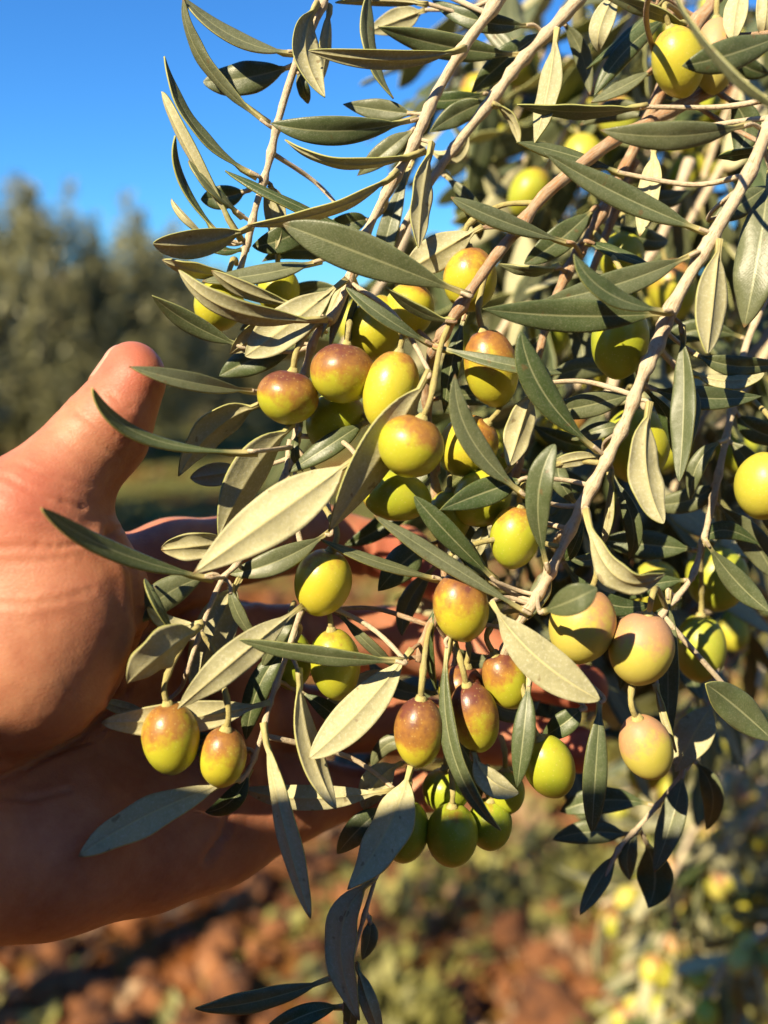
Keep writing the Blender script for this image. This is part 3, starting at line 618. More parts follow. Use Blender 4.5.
addL('E', [
 (690, 28, 650, 11, 598, -8, 14, 'T', 6, 4, -40), (620, -12, 602, 22, 599, 51, 23, 'U', 10, 8, 22), (662, -2, 630, 32, 587, 68, 9, 'T', 14, 12, 46),
 (674, 14, 628, 48, 594, 96, 21, 'T', 16, 14, 14), (655, 68, 624, 86, 591, 102, 14, 'T', 12, 12, 32), (795, 30, 735, 53, 682, 66, 33, 'T', -18, -22, 0),
 (660, -30, 718, 62, 785, 112, 9, 'T', -42, -52, 44), (745, -25, 736, 10, 733, 42, 23, 'U', 4, 2, 14), (764, -25, 766, 8, 762, 42, 19, 'U', 4, 2, -14),
 (722, 96, 745, 122, 735, 160, 31, 'T', 14, 18, 10), (775, 150, 745, 154, 717, 158, 11, 'T', 4, 2, -40), (596, 206, 562, 238, 524, 264, 29, 'T', 14, 14, 0),
 (574, 244, 505, 222, 451, 197, 19, 'T', -6, -16, 22), (560, 268, 530, 272, 498, 264, 10, 'T', 8, 6, -40), (586, 241, 615, 252, 655, 268, 12, 'T', 8, 4, -40),
 (655, 100, 690, 92, 730, 84, 24, 'T', 26, 28, 0), (648, 120, 620, 110, 580, 125, 22, 'T', 30, 34, 8), (700, 20, 735, 60, 770, 74, 24, 'T', 28, 30, 0),
 (560, 300, 580, 340, 582, 385, 22, 'T', 26, 28, 10), (545, 330, 525, 350, 500, 352, 20, 'T', 30, 34, 0), (535, 390, 575, 370, 612, 372, 24, 'T', 24, 28, 0), (525, 420, 560, 440, 590, 446, 22, 'T', 26, 30, 0),
 (518, 470, 560, 480, 596, 490, 24, 'T', 26, 28, 0), (600, 220, 640, 238, 668, 240, 22, 'T', 30, 34, 0), (622, 190, 660, 200, 690, 190, 20, 'T', 34, 38, 0), (570, 325, 610, 330, 640, 345, 22, 'T', 34, 38, 0),
])
addL('F', [
 (482, 228, 442, 250, 405, 272, 36, 'U', 0, 4, 6), (433, 345, 386, 318, 346, 287, 15, 'T', -8, -12, 30), (433, 345, 500, 363, 562, 373, 14, 'T', -8, -14, -36),
 (466, 312, 452, 362, 444, 414, 19, 'T', 0, 6, 18), (414, 328, 385, 336, 354, 352, 30, 'T', 8, 8, 0), (455, 322, 420, 312, 386, 288, 12, 'T', -9, -13, -44),
 (434, 380, 420, 400, 396, 438, 26, 'T', 12, 8, 12), (440, 440, 424, 470, 402, 486, 18, 'T', 20, 18, 0), (428, 545, 404, 562, 378, 591, 36, 'T', 8, 6, 0),
 (440, 562, 410, 600, 402, 636, 22, 'T', 14, 16, 10), (412, 650, 362, 708, 310, 758, 40, 'U', -6, -14, 'b10'), (395, 666, 358, 690, 318, 714, 28, 'U', 8, 6, 8),
 (336, 610, 366, 642, 397, 669, 12, 'T', 2, 4, 30), (438, 604, 428, 640, 436, 690, 10, 'T', 2, 6, 40), (446, 640, 470, 660, 500, 655, 18, 'T', 14, 16, 0), (440, 500, 470, 545, 480, 600, 26, 'T', 18, 22, 0),
 (438, 470, 390, 520, 345, 545, 24, 'T', 26, 28, 0), (430, 400, 470, 395, 505, 400, 22, 'T', 18, 22, 0),
])
addL('L', [
 (214, 578, 120, 553, 42, 508, 20, 'T', -16, -45, 30), (214, 574, 170, 592, 130, 625, 33, 'T', -10, -16, -6), (178, 640, 158, 605, 145, 578, 9, 'T', -14, -18, 40),
 (204, 624, 170, 624, 146, 606, 16, 'U', -12, -18, 24), (198, 626, 162, 652, 127, 682, 36, 'U', -14, -22, 'd44'), (240, 576, 214, 632, 192, 692, 42, 'U', -4, -6, -8),
 (230, 584, 238, 614, 260, 646, 13, 'T', -11, -8, 36), (302, 606, 240, 655, 178, 708, 34, 'U', -10, -18, -4), (405, 661, 322, 656, 239, 640, 19, 'T', -14, -20, -30),
 (270, 702, 190, 717, 101, 722, 34, 'U', -8, -18, -8), (152, 712, 122, 708, 98, 699, 14, 'U', -6, -10, 14), (240, 779, 152, 814, 79, 857, 36, 'U', -8, -22, 'b34'),
 (297, 668, 308, 742, 336, 810, 24, 'U', -10, -14, 'd40'), (265, 722, 284, 820, 311, 918, 21, 'U', -9, -13, 'b40'), (395, 790, 305, 798, 243, 788, 25, 'U', 2, 2, -10),
 (296, 640, 262, 680, 246, 740, 26, 'T', 2, 2, 12), (240, 748, 205, 740, 180, 742, 16, 'T', -2, -2, 10), (250, 768, 232, 800, 205, 812, 22, 'T', 0, 2, 0), (300, 612, 280, 632, 262, 668, 18, 'T', 0, 0, 14),
 (296, 690, 330, 712, 360, 742, 20, 'T', 6, 8, 0), (240, 748, 208, 752, 190, 745, 12, 'U', -4, -4, 12),
])
addL('K', [
 (412, 766, 388, 830, 348, 890, 42, 'U', -4, -10, 'b24'), (400, 764, 378, 780, 364, 809, 31, 'U', 6, 6, -6), (388, 806, 362, 826, 337, 854, 27, 'T', 8, 8, 0),
 (376, 878, 342, 935, 360, 1020, 33, 'U', -2, -4, 'b34'), (338, 976, 262, 1000, 195, 1009, 22, 'T', 2, -4, -28), (345, 1006, 305, 1015, 258, 1040, 22, 'T', 4, 2, 10),
 (352, 972, 352, 1005, 345, 1050, 16, 'T', 6, 6, 20), (358, 965, 368, 1000, 382, 1040, 18, 'U', 4, 2, 20), (368, 916, 370, 935, 362, 960, 18, 'T', 8, 8, 0),
 (440, 722, 470, 760, 480, 800, 20, 'T', 16, 18, 0), (428, 745, 392, 742, 372, 768, 18, 'T', 14, 16, 0), (456, 670, 505, 710, 540, 700, 24, 'T', 20, 22, 0), (452, 690, 400, 690, 370, 660, 20, 'T', 20, 22, 0),
])
addL('H', [
 (684, 770, 672, 820, 654, 872, 27, 'T', 12, 8, 10), (634, 836, 590, 832, 552, 840, 25, 'T', 14, 16, 0), (618, 850, 600, 880, 580, 914, 19, 'T', 12, 8, 24),
 (644, 838, 655, 875, 648, 908, 38, 'T', 16, 18, 0), (656, 806, 605, 800, 560, 812, 28, 'T', 16, 22, 0), (714, 702, 694, 735, 676, 772, 36, 'U', 14, 10, 10),
 (690, 758, 712, 790, 706, 830, 22, 'T', 20, 24, 10), (640, 828, 628, 850, 630, 880, 20, 'T', 14, 14, 10),
])
addL('J', [
 (785, 752, 742, 712, 706, 684, 38, 'T', 4, -2, 10), (668, 590, 668, 660, 668, 746, 22, 'T', 8, 6, 14), (657, 684, 664, 715, 677, 752, 7, 'U', 4, 2, 40),
 (712, 500, 752, 540, 775, 580, 30, 'T', 18, 22, 0), (716, 480, 690, 500, 640, 505, 26, 'T', 20, 24, 0), (705, 540, 735, 580, 770, 612, 26, 'T', 10, 10, 0), (700, 550, 650, 545, 600, 540, 32, 'T', 18, 22, 0),
 (726, 440, 700, 460, 690, 500, 18, 'T', 12, 14, 14), (735, 410, 755, 430, 790, 440, 26, 'T', 22, 26, 0), (748, 340, 700, 330, 660, 345, 24, 'T', 28, 32, 0), (725, 440, 752, 470, 768, 530, 24, 'T', 22, 26, 0),
 (692, 580, 650, 585, 610, 600, 22, 'T', 16, 20, 0), (700, 548, 722, 530, 760, 545, 20, 'T', 14, 18, 0),
 (680, 596, 640, 640, 620, 690, 22, 'T', 18, 20, 0),
])

OL = []
def O(x, y, z, rx, ry, ang, pitch, blush, ripe, bloom, br, label, stalk=True):
    OL.append((x, y, z, rx, ry, ang, pitch, blush, ripe, bloom, br, label, stalk))
O(288, 397, -4, 31, 26.5, 12, 8, .95, .45, 0, 'B', 'round olive with a purple brown cap, leftmost of the pair beside the thumb')
O(343, 373, -6, 33, 29.5, 8, 8, 1.0, .55, 0, 'B', 'round red capped olive, right one of the pair beside the thumb', False)
O(335, 420, 8, 27, 32, 40, 0, .1, .25, 0, 'B', 'green yellow olive tucked under the two red capped olives', False)
O(391, 391, -9, 28, 41, 12, 2, .30, .75, 0, 'F', 'long pale yellow olive standing upright between the red capped pair and the round one', False)
O(411, 446, -17, 33.5, 31, 22, 10, .60, .55, 0, 'F', 'round yellow olive with a brown smudge, hanging below the long pale one', True)
O(468, 446, 4, 29, 31, 40, 20, .50, .8, 0, 'F', 'orange yellow olive partly behind a grey leaf in the centre', False)
O(396, 496, -4, 25, 35, -80, 10, .05, .3, 0, 'F', 'green yellow olive lying sideways above the pink fingertip', False)
O(482, 498, 2, 28, 30, 40, 20, .05, .4, 0, 'D', 'yellow olive mostly hidden under a dark green leaf in the centre', False)
O(449, 517, 8, 22, 27, 0, 10, .05, .25, 0, 'F', 'small green yellow olive deep between two other olives in the centre', False)
O(515, 537, -6, 25, 32, 8, 10, .38, .35, 0, 'D', 'bright yellow olive with a small brown top, hanging below the pale branch')
O(461, 607, -8, 28, 35, -10, 12, .78, .75, 0, 'D', 'yellow olive with dark brown top, just below the crossing narrow leaves')
O(323, 582, -8, 29, 34, 15, 10, .28, .85, 0, 'L', 'plump plain yellow olive below the big cream leaf')
O(335, 664, -4, 25.5, 36, -6, 8, .22, .45, 0, 'L', 'yellow olive crossed by a narrow scratched green leaf')
O(291, 660, 8, 22, 29, 0, 0, .05, .0, 0, 'L', 'shaded green olive behind the twig, left of the one crossed by a leaf', False)
O(171, 738, -14, 28.5, 36.5, -4, 8, .66, .5, 0, 'L', 'yellow olive with a dark purple stalk end, lowest left on the palm')
O(223, 757, -12, 23.5, 31, 8, 12, .72, .7, 0, 'L', 'smaller orange cheeked olive right of the purple topped one over the palm')
O(419, 732, -10, 25, 36, 3, 10, 1.02, .75, 0, 'F', 'speckled red brown olive hanging from a thin stalk at the lower centre')
O(474, 717, -4, 25, 36, -14, 12, .98, .6, 0, 'F', 'red brown olive with yellow bottom, right of the speckled one')
O(461, 690, 5, 23, 26, 10, 10, .95, .7, 0, 'F', 'small brown olive half hidden behind the red brown one', False)
O(506, 680, 0, 22.5, 31, -24, 12, .85, .6, 0, 'D', 'reddish olive half covered by the big folded cream leaf')
O(549, 766, -4, 25.5, 33, -22, 12, .05, .3, 0, 'D', 'bright plain yellow green olive at the lower centre below the folded leaf')
O(582, 625, -8, 33, 39, 12, 10, .60, .7, .55, 'D', 'large peach olive with its top behind a blurred grey leaf')
O(641, 648, -10, 32, 37, 8, 14, .72, .7, .62, 'J', 'large peach pink olive hanging on the right, facing the sun')
O(646, 747, -6, 26, 34, -20, 12, .72, .7, .66, 'J', 'peach olive hanging alone on a thin stalk at the lower right')
O(700, 648, 36, 25, 34, 0, 5, .1, .1, .2, 'J', 'dark shaded olive with a sunlit yellow bottom right of the peach ones')
O(766, 485, 2, 30, 34, 10, 10, .12, .6, .2, 'J', 'yellow olive cut by the right edge of the photo')
O(620, 341, 2, 28.5, 37, 4, 8, .05, .2, 0, 'E', 'green yellow olive shaded by a leaf, left of the pale right branch')
O(470, 279, 4, 27, 31, -4, 10, .55, .75, 0, 'F', 'yellow olive with brown shoulder behind the peeling branch')
O(491, 368, -2, 27, 38.5, -14, 12, .72, .65, 0, 'F', 'yellow olive with red brown shoulder below the end of the peeling branch')
O(376, 328, 12, 28, 34, 30, 0, .12, .55, 0, 'F', 'yellow olive mostly hidden by leaves above the long pale one', False)
O(409, 310, 10, 25, 28, 20, 0, .30, .7, 0, 'F', 'orange yellow olive peeking out below the broad grey leaf', False)
O(219, 304, 6, 25, 27, 20, 10, .05, .55, 0, 'B', 'yellow olive behind narrow leaves at the far left, above the thumb', False)
O(278, 290, 12, 22, 24, 0, 0, .05, .45, 0, 'B', 'yellow olive glimpsed between leaves left of the broad grey leaf', False)
O(678, 62, 4, 25, 33, -20, 14, .16, .75, .1, 'E', 'bright yellow olive near the top right beside the pink one')
O(715, 56, 10, 21, 36, 0, 5, .85, .7, .8, 'E', 'pinkish orange olive behind a grey leaf at the top right')
O(452, 835, 6, 26, 32, 0, 10, .02, .0, 0, 'K', 'dark green olive in shadow, lowest and frontmost of the shaded trio', False)
O(405, 831, 8, 24, 32, 5, 10, .02, .0, 0, 'K', 'dark green shaded olive behind the hanging grey leaf', False)
O(490, 824, 12, 22, 26, 0, 10, .02, .0, 0, 'K', 'dark green shaded olive right of the frontmost shaded one', False)
O(446, 790, 16, 24, 22, 0, 0, .02, .0, 0, 'K', 'green olive deepest in the shadow above the shaded trio', False)
O(505, 792, 14, 20, 22, 0, 0, .02, .1, 0, 'K', 'small green olive in shadow left of the bright yellow green one', False)
O(717, 578, 44, 30, 33, 0, 5, .05, .15, .1, 'J', 'dark olive in shadow with one bright sunlit crescent at the right')
O(636, 445, 22, 33, 38, 0, 5, .05, .4, 0, 'J', 'yellow olive behind the pale right branch and its folded leaf', False)
O(656, 588, 42, 24, 28, 0, 5, .05, .4, .2, 'J', 'yellow olive deep behind the large peach pink one', False)
O(622, 258, 30, 22, 26, 0, 5, .05, .4, 0, 'E', 'yellow olive in the gap between the reddish stem and the pale branch', False)
# ------------------------------------------------------------------ build the traced branches
def build_branch(b):
    st = [catmull([PZ(x, y, z) for x, y, z in pl], 9) for pl, r0, r1 in b['stems']]
    rad = [(r0 * .9 * MPP(0), r1 * MPP(0)) for pl, r0, r1 in b['stems']]
    root = empty('olive_branch', st[0][0]); tag(root, b['label'], 'branch', b['group'])
    b['root'] = root; b['pts'] = st
    b['V'], b['F'], b['UV'] = [], [], []; b['knots'] = []
def near_on(b, p, up=True):
    best = None
    for s in b['pts']:
        for i, q in enumerate(s):
            d = (q - p).length
            if best is None or d < best[0]: best = (d, q, i, s)
    return best
def leaf_obj(b, row, k):
    bx, by, mx, my, tx, ty, w, face, z0, z1, roll = row
    rr = random.Random(k * 77 + int(bx * 3 + ty))
    B_, T_ = PZ(bx, by, z0), PZ(tx, ty, z1)
    Mm = PZ(mx, my, (z0 + z1) / 2 - rr.uniform(-2.0, 6.0))
    Cc = Mm * 2 - (B_ + T_) / 2
    n = 24; pts = []
    for i in range(n):
        t = i / (n - 1); pts.append(B_ * (1 - t) ** 2 + Cc * 2 * t * (1 - t) + T_ * t * t)
    if isinstance(roll, str):      # d.. = tilted away from the sun, b.. = towards it
        T = (T_ - B_).normalized(); Vw = (CAM - Mm).normalized(); Nn = (Vw - T * Vw.dot(T)).normalized(); rv = float(roll[1:])
        lit = [(Quaternion(T, R_(sg * rv)) @ Nn).dot(SUN) for sg in (1, -1)]
        roll = rv * (1 if (lit[0] > lit[1]) == (roll[0] == 'b') else -1)
    roll = R_(roll + rr.uniform(-5, 5)); tw = R_(rr.uniform(-28, 28))
    width = w * (.93 if face == 'T' else .97) * MPP((z0 + z1) / 2) / max(0.42, math.cos(roll))
    nr = []
    for i in range(n):
        T = (pts[min(i + 1, n - 1)] - pts[max(i - 1, 0)]).normalized()
        Vw = (CAM - pts[i]).normalized(); Nn = (Vw - T * Vw.dot(T)).normalized()
        Nn = Quaternion(T, roll + tw * (i / (n - 1) - .5)) @ Nn
        nr.append(Nn if face == 'T' else -Nn)
    L = sum((pts[i + 1] - pts[i]).length for i in range(n - 1))
    V, F, MI, UV = leaf_geom(pts, nr, width, shape=(rr.uniform(.62, .95), rr.uniform(.68, 1.02)), fold=rr.uniform(.08, .34), curl=rr.uniform(.05, .3), pet=min(.12, 0.004 / L + .03), wave=rr.uniform(0, .12), ph=rr.uniform(0, 6))
    mesh_obj('leaf', V, F, LEAFM, parent=b['root'], origin=B_, mi=MI, uvs=UV)
    d, q, i, s = near_on(b, B_)
    if d > 0.0012:
        # petiole or side twig back to the stem, joining a little higher up
        j = max(0, i - int(min(d, .02) / 0.004)); q = s[j]
        mid = (q + B_) / 2 + AF * min(d * .18, .004)
        dirn = (pts[0] - pts[3]).normalized()
        tube(b['V'], b['F'], b['UV'], catmull([q, mid + dirn * d * .12, B_, B_ - dirn * .0025], 6), 0.00055 + min(d * .007, .0003), 0.00052, 7)
    if all((q - k2).length > .004 for k2 in b['knots']): b['knots'].append(q)
def olive_mesh(rx, rz, seed):
    bm = bmesh.new(); V, F = [], []
    nu, nv = 30, 22
    for j in range(nv + 1):
        th = math.pi * j / nv
        z = math.cos(th); r = math.sin(th)
        r *= 1 + 0.05 * z * (1 - abs(z))            # a little fuller towards the stalk
        zz = z * rz
        if z > .93: zz -= (z - .93) * rz * .75       # stalk dimple
        if z < -.9: zz -= (abs(z) - .9) * rz * .35   # small point
        for i in range(nu):
            a = 2 * math.pi * i / nu
            p = Vector((r * math.cos(a) * rx, r * math.sin(a) * rx, zz))
            p *= 1 + 0.022 * noise.noise(Vector((p.x, p.y, p.z)) * 130 + Vector((seed * 1.7, 0, 0)))
            V.append(p)
    for j in range(nv):
        for i in range(nu):
            k = (i + 1) % nu
            F.append((j * nu + i, (j + 1) * nu + i, (j + 1) * nu + k, j * nu + k))
    me = bpy.data.meshes.new('olive'); me.from_pydata([tuple(v) for v in V], [], F)
    me.materials.append(M_OLIVE); me.polygons.foreach_set('use_smooth', [True] * len(F)); me.validate(); me.update(); bm.free()
    bm = bmesh.new(); bm.from_mesh(me); bmesh.ops.remove_doubles(bm, verts=bm.verts, dist=1e-6); bm.to_mesh(me); bm.free()
    return me
def olive_props(o, blush, ripe, bloom):
    o['blush'] = float(blush + (.03 if blush > .25 else 0)); o['ripe'] = float(ripe); o['bloom'] = float(bloom)
def stalk_mesh(name, pts, r, parent):
    V, F, UV = [], [], []
    tube(V, F, UV, pts, r, r * .95, 8, lump=.15, knots=[pts[-1], pts[len(pts) // 2]])
    return mesh_obj(name, V, F, M_STALK, parent=parent, origin=pts[0], uvs=UV)
def traced_olive(i, row):
    x, y, z, rx, ry, ang, pitch, blush, ripe, bloom, br, label, stalk = row
    c = PZ(x, y, z); mp = MPP(z)
    a = R_(ang); p = R_(pitch)
    ax = ((AX * math.sin(a) + AU * math.cos(a)) * math.cos(p) - AF * math.sin(p)).normalized()
    rxm = rx * mp; rzm = ry * mp / max(.75, math.cos(p) ** .5)
    root = empty('olive', c); root.rotation_euler = (0, 0, 0)
    COL.objects.unlink(root); bpy.data.objects.remove(root)
    o = bpy.data.objects.new('olive', olive_mesh(rxm, rzm, i)); link(o); o.location = c
    q = ax.to_track_quat('Z', 'Y'); o.rotation_mode = 'QUATERNION'; o.rotation_quaternion = q @ Quaternion((0, 0, 1), i * 1.3)
    olive_props(o, blush, ripe, bloom); tag(o, label, 'olive', 'olives on the branches held by the hand')
    b = BR[br]; s0 = c + ax * rzm * .93
    _, qn, ii, s = near_on(b, s0 + ax * .010 + AU * .012 + AF * .002); d = (qn - s0).length
    if not stalk: qn = s0 + ax * .003 + AF * .010 + AU * .004; d = .01
    out = s0 + ax * min(.006, d * .5)
    pts = catmull([c + ax * rzm * .86, s0, out, (out + qn) / 2 + AU * min(.003, d * .15) + AF * .002, qn], 5)
    V, F, UV = [], [], []
    tube(V, F, UV, pts, .00075, .00070, 8, lump=.15, knots=[pts[4], pts[11]])
    tube(V, F, UV, [c + ax * rzm * .90, s0 + ax * .0004, s0 + ax * .0013], .0019, .0010, 9, lump=.3)
    # object is rotated, so bring the stalk into its local frame
    inv = (Matrix.Translation(c) @ o.rotation_quaternion.to_matrix().to_4x4()).inverted()
    me = bpy.data.meshes.new('stalk'); me.from_pydata([tuple(inv @ v) for v in V], [], F); me.materials.append(M_STALK)
    me.polygons.foreach_set('use_smooth', [True] * len(F))
    uvl = me.uv_layers.new(name='UVMap'); uvl.data.foreach_set('uv', np.array([UV[l.vertex_index] for l in me.loops], dtype=np.float32).ravel())
    so = bpy.data.objects.new('stalk', me); link(so, o)
for key, dz in (('K', 0), ('H', 10)):        # these hang further back, in the shade of the cluster
    b = BR[key]
    b['stems'] = [([(x, y, z + dz) for x, y, z in pl], r0, r1) for pl, r0, r1 in b['stems']]
    b['leaves'] = [r[:8] + (r[8] + dz, r[9] + dz, r[10]) for r in b['leaves']]
for b in BR.values(): build_branch(b)
for b in BR.values():
    for k, row in enumerate(b['leaves']): leaf_obj(b, row, k)
    for (pl, r0, r1), s in zip(b['stems'], b['pts']):
        kn = [q for q in b['knots'] if min((q - p).length for p in s) < .001]
        tube(b['V'], b['F'], b['UV'], s, r0 * .88 * MPP(0), r1 * .86 * MPP(0), 12, lump=.16, knots=kn)
    mesh_obj('stem', b['V'], b['F'], b['mat'], parent=b['root'], origin=b['pts'][0][0], uvs=b['UV'])
for i, row in enumerate(OL): traced_olive(i, row)

# ------------------------------------------------------------------ the rest of the tree behind: blurred branches
VS2 = [-1, -.6, -.1, .1, .6, 1]
def proto_leaf(k):
    rr = random.Random(100 + k)
    L = 0.056; n = 12; bend = rr.uniform(-.012, .012); side = rr.uniform(-.006, .006)
    pts = [Vector((L * t, side * math.sin(math.pi * t), bend * t * t)) for t in [i / (n - 1) for i in range(n)]]
    nr = [Quaternion((1, 0, 0), R_(rr.uniform(-10, 10)) + i * R_(rr.uniform(0, 3))) @ Vector((0, 0, 1)) for i in range(n)]
    V, F, MI, UV = leaf_geom(pts, nr, rr.uniform(.0105, .0135), fold=.16, vs=VS2, pet=.09)
    me = bpy.data.meshes.new('leaf'); me.from_pydata([tuple(v) for v in V], [], F)
    for m in LEAFM: me.materials.append(m)
    me.polygons.foreach_set('material_index', MI); me.polygons.foreach_set('use_smooth', [True] * len(F))
    uvl = me.uv_layers.new(name='UVMap'); uvl.data.foreach_set('uv', np.array([UV[l.vertex_index] for l in me.loops], dtype=np.float32).ravel())
    return me
PROTO = [proto_leaf(k) for k in range(9)]
POL = [olive_mesh(.0085, .0108, 50 + k) for k in range(5)]
def back_branch(pts, label, group, seed, r0=.0022, r1=.0010, gap=.013, olives=0, ol_label=None, ol_group=None, size=1.0, skip=0.1, mat=None, bloomy=.3, flip=.72):
    rr = random.Random(seed)
    s = catmull(pts, 12)
    root = empty('olive_branch', s[0]); tag(root, label, 'branch', group)
    V, F, UV = [], [], []
    tube(V, F, UV, s, r0, r1, 7)
    acc = 0; ang = rr.uniform(0, 3)
    spots = []
    for i in range(1, len(s)):
        acc += (s[i] - s[i - 1]).length
        if acc >= gap:
            acc = 0; ang += R_(90) + rr.uniform(-.4, .4)
            T = (s[min(i + 1, len(s) - 1)] - s[i - 1]).normalized(); A = T.orthogonal().normalized(); Bn = T.cross(A)
            for sg in (0, math.pi):
                if rr.random() < skip: continue
                out = A * math.cos(ang + sg) + Bn * math.sin(ang + sg)
                dirn = (T * rr.uniform(.4, .9) + out * rr.uniform(.7, 1.1) + Vector((0, 0, -.25))).normalized()
                nrm = (T - dirn * T.dot(dirn)).normalized() * -1 if rr.random() < .3 else (T - dirn * T.dot(dirn)).normalized()
                nrm = Quaternion(dirn, rr.uniform(-.7, .7)) @ nrm
                if nrm.dot(CAM - s[i]) < 0 and rr.random() < flip: nrm = -nrm
                yv = nrm.cross(dirn); m3 = Matrix((dirn, yv, nrm)).transposed()
                o = bpy.data.objects.new('leaf', PROTO[rr.randrange(9)]); link(o, root)
                o.location = s[i] - s[0]; o.rotation_euler = m3.to_euler(); k = rr.uniform(.75, 1.25) * size; o.scale = (k, k * rr.uniform(.85, 1.1), k)
            spots.append((s[i], T))
    mesh_obj('stem', V, F, mat or M_STEM, parent=root, origin=s[0], uvs=UV)
    for k in range(olives):
        p, T = spots[rr.randrange(len(spots))]
        d = Vector((rr.uniform(-1, 1), rr.uniform(-1, .6), rr.uniform(-1.6, -.4))).normalized()
        c = p + d * (.0108 * .9 + .009) * size
        o = bpy.data.objects.new('olive', POL[rr.randrange(5)]); link(o); o.location = c
        o.rotation_mode = 'QUATERNION'; o.rotation_quaternion = (-d).to_track_quat('Z', 'Y'); kk = rr.uniform(.85, 1.1) * size; o.scale = (kk, kk, kk)
        olive_props(o, rr.choice([.05, .1, .3, .7]), rr.uniform(.2, .7), bloomy * rr.random()); tag(o, ol_label, 'olive', ol_group)
        pt = catmull([c - d * .0095 * kk, c - d * .014 * kk, p], 4); V2, F2, U2 = [], [], []
        tube(V2, F2, U2, pt, .0008, .0008, 6)
        inv = (Matrix.Translation(c) @ o.rotation_quaternion.to_matrix().to_4x4() @ Matrix.Diagonal((kk, kk, kk, 1))).inverted()
        me = bpy.data.meshes.new('stalk'); me.from_pydata([tuple(inv @ v) for v in V2], [], F2); me.materials.append(M_STALK)
        uvl = me.uv_layers.new(name='UVMap'); uvl.data.foreach_set('uv', np.array([U2[l.vertex_index] for l in me.loops], dtype=np.float32).ravel())
        so = bpy.data.objects.new('stalk', me); link(so, o)
G_UP = 'blurred olive branches filling the upper right'
UPL = 'blurred leafy branch of the same tree behind the sharp ones at the upper right'
UPO = 'small blurred yellow green olive among the leaves at the upper right'
G_UO = 'blurred olives at the upper right'
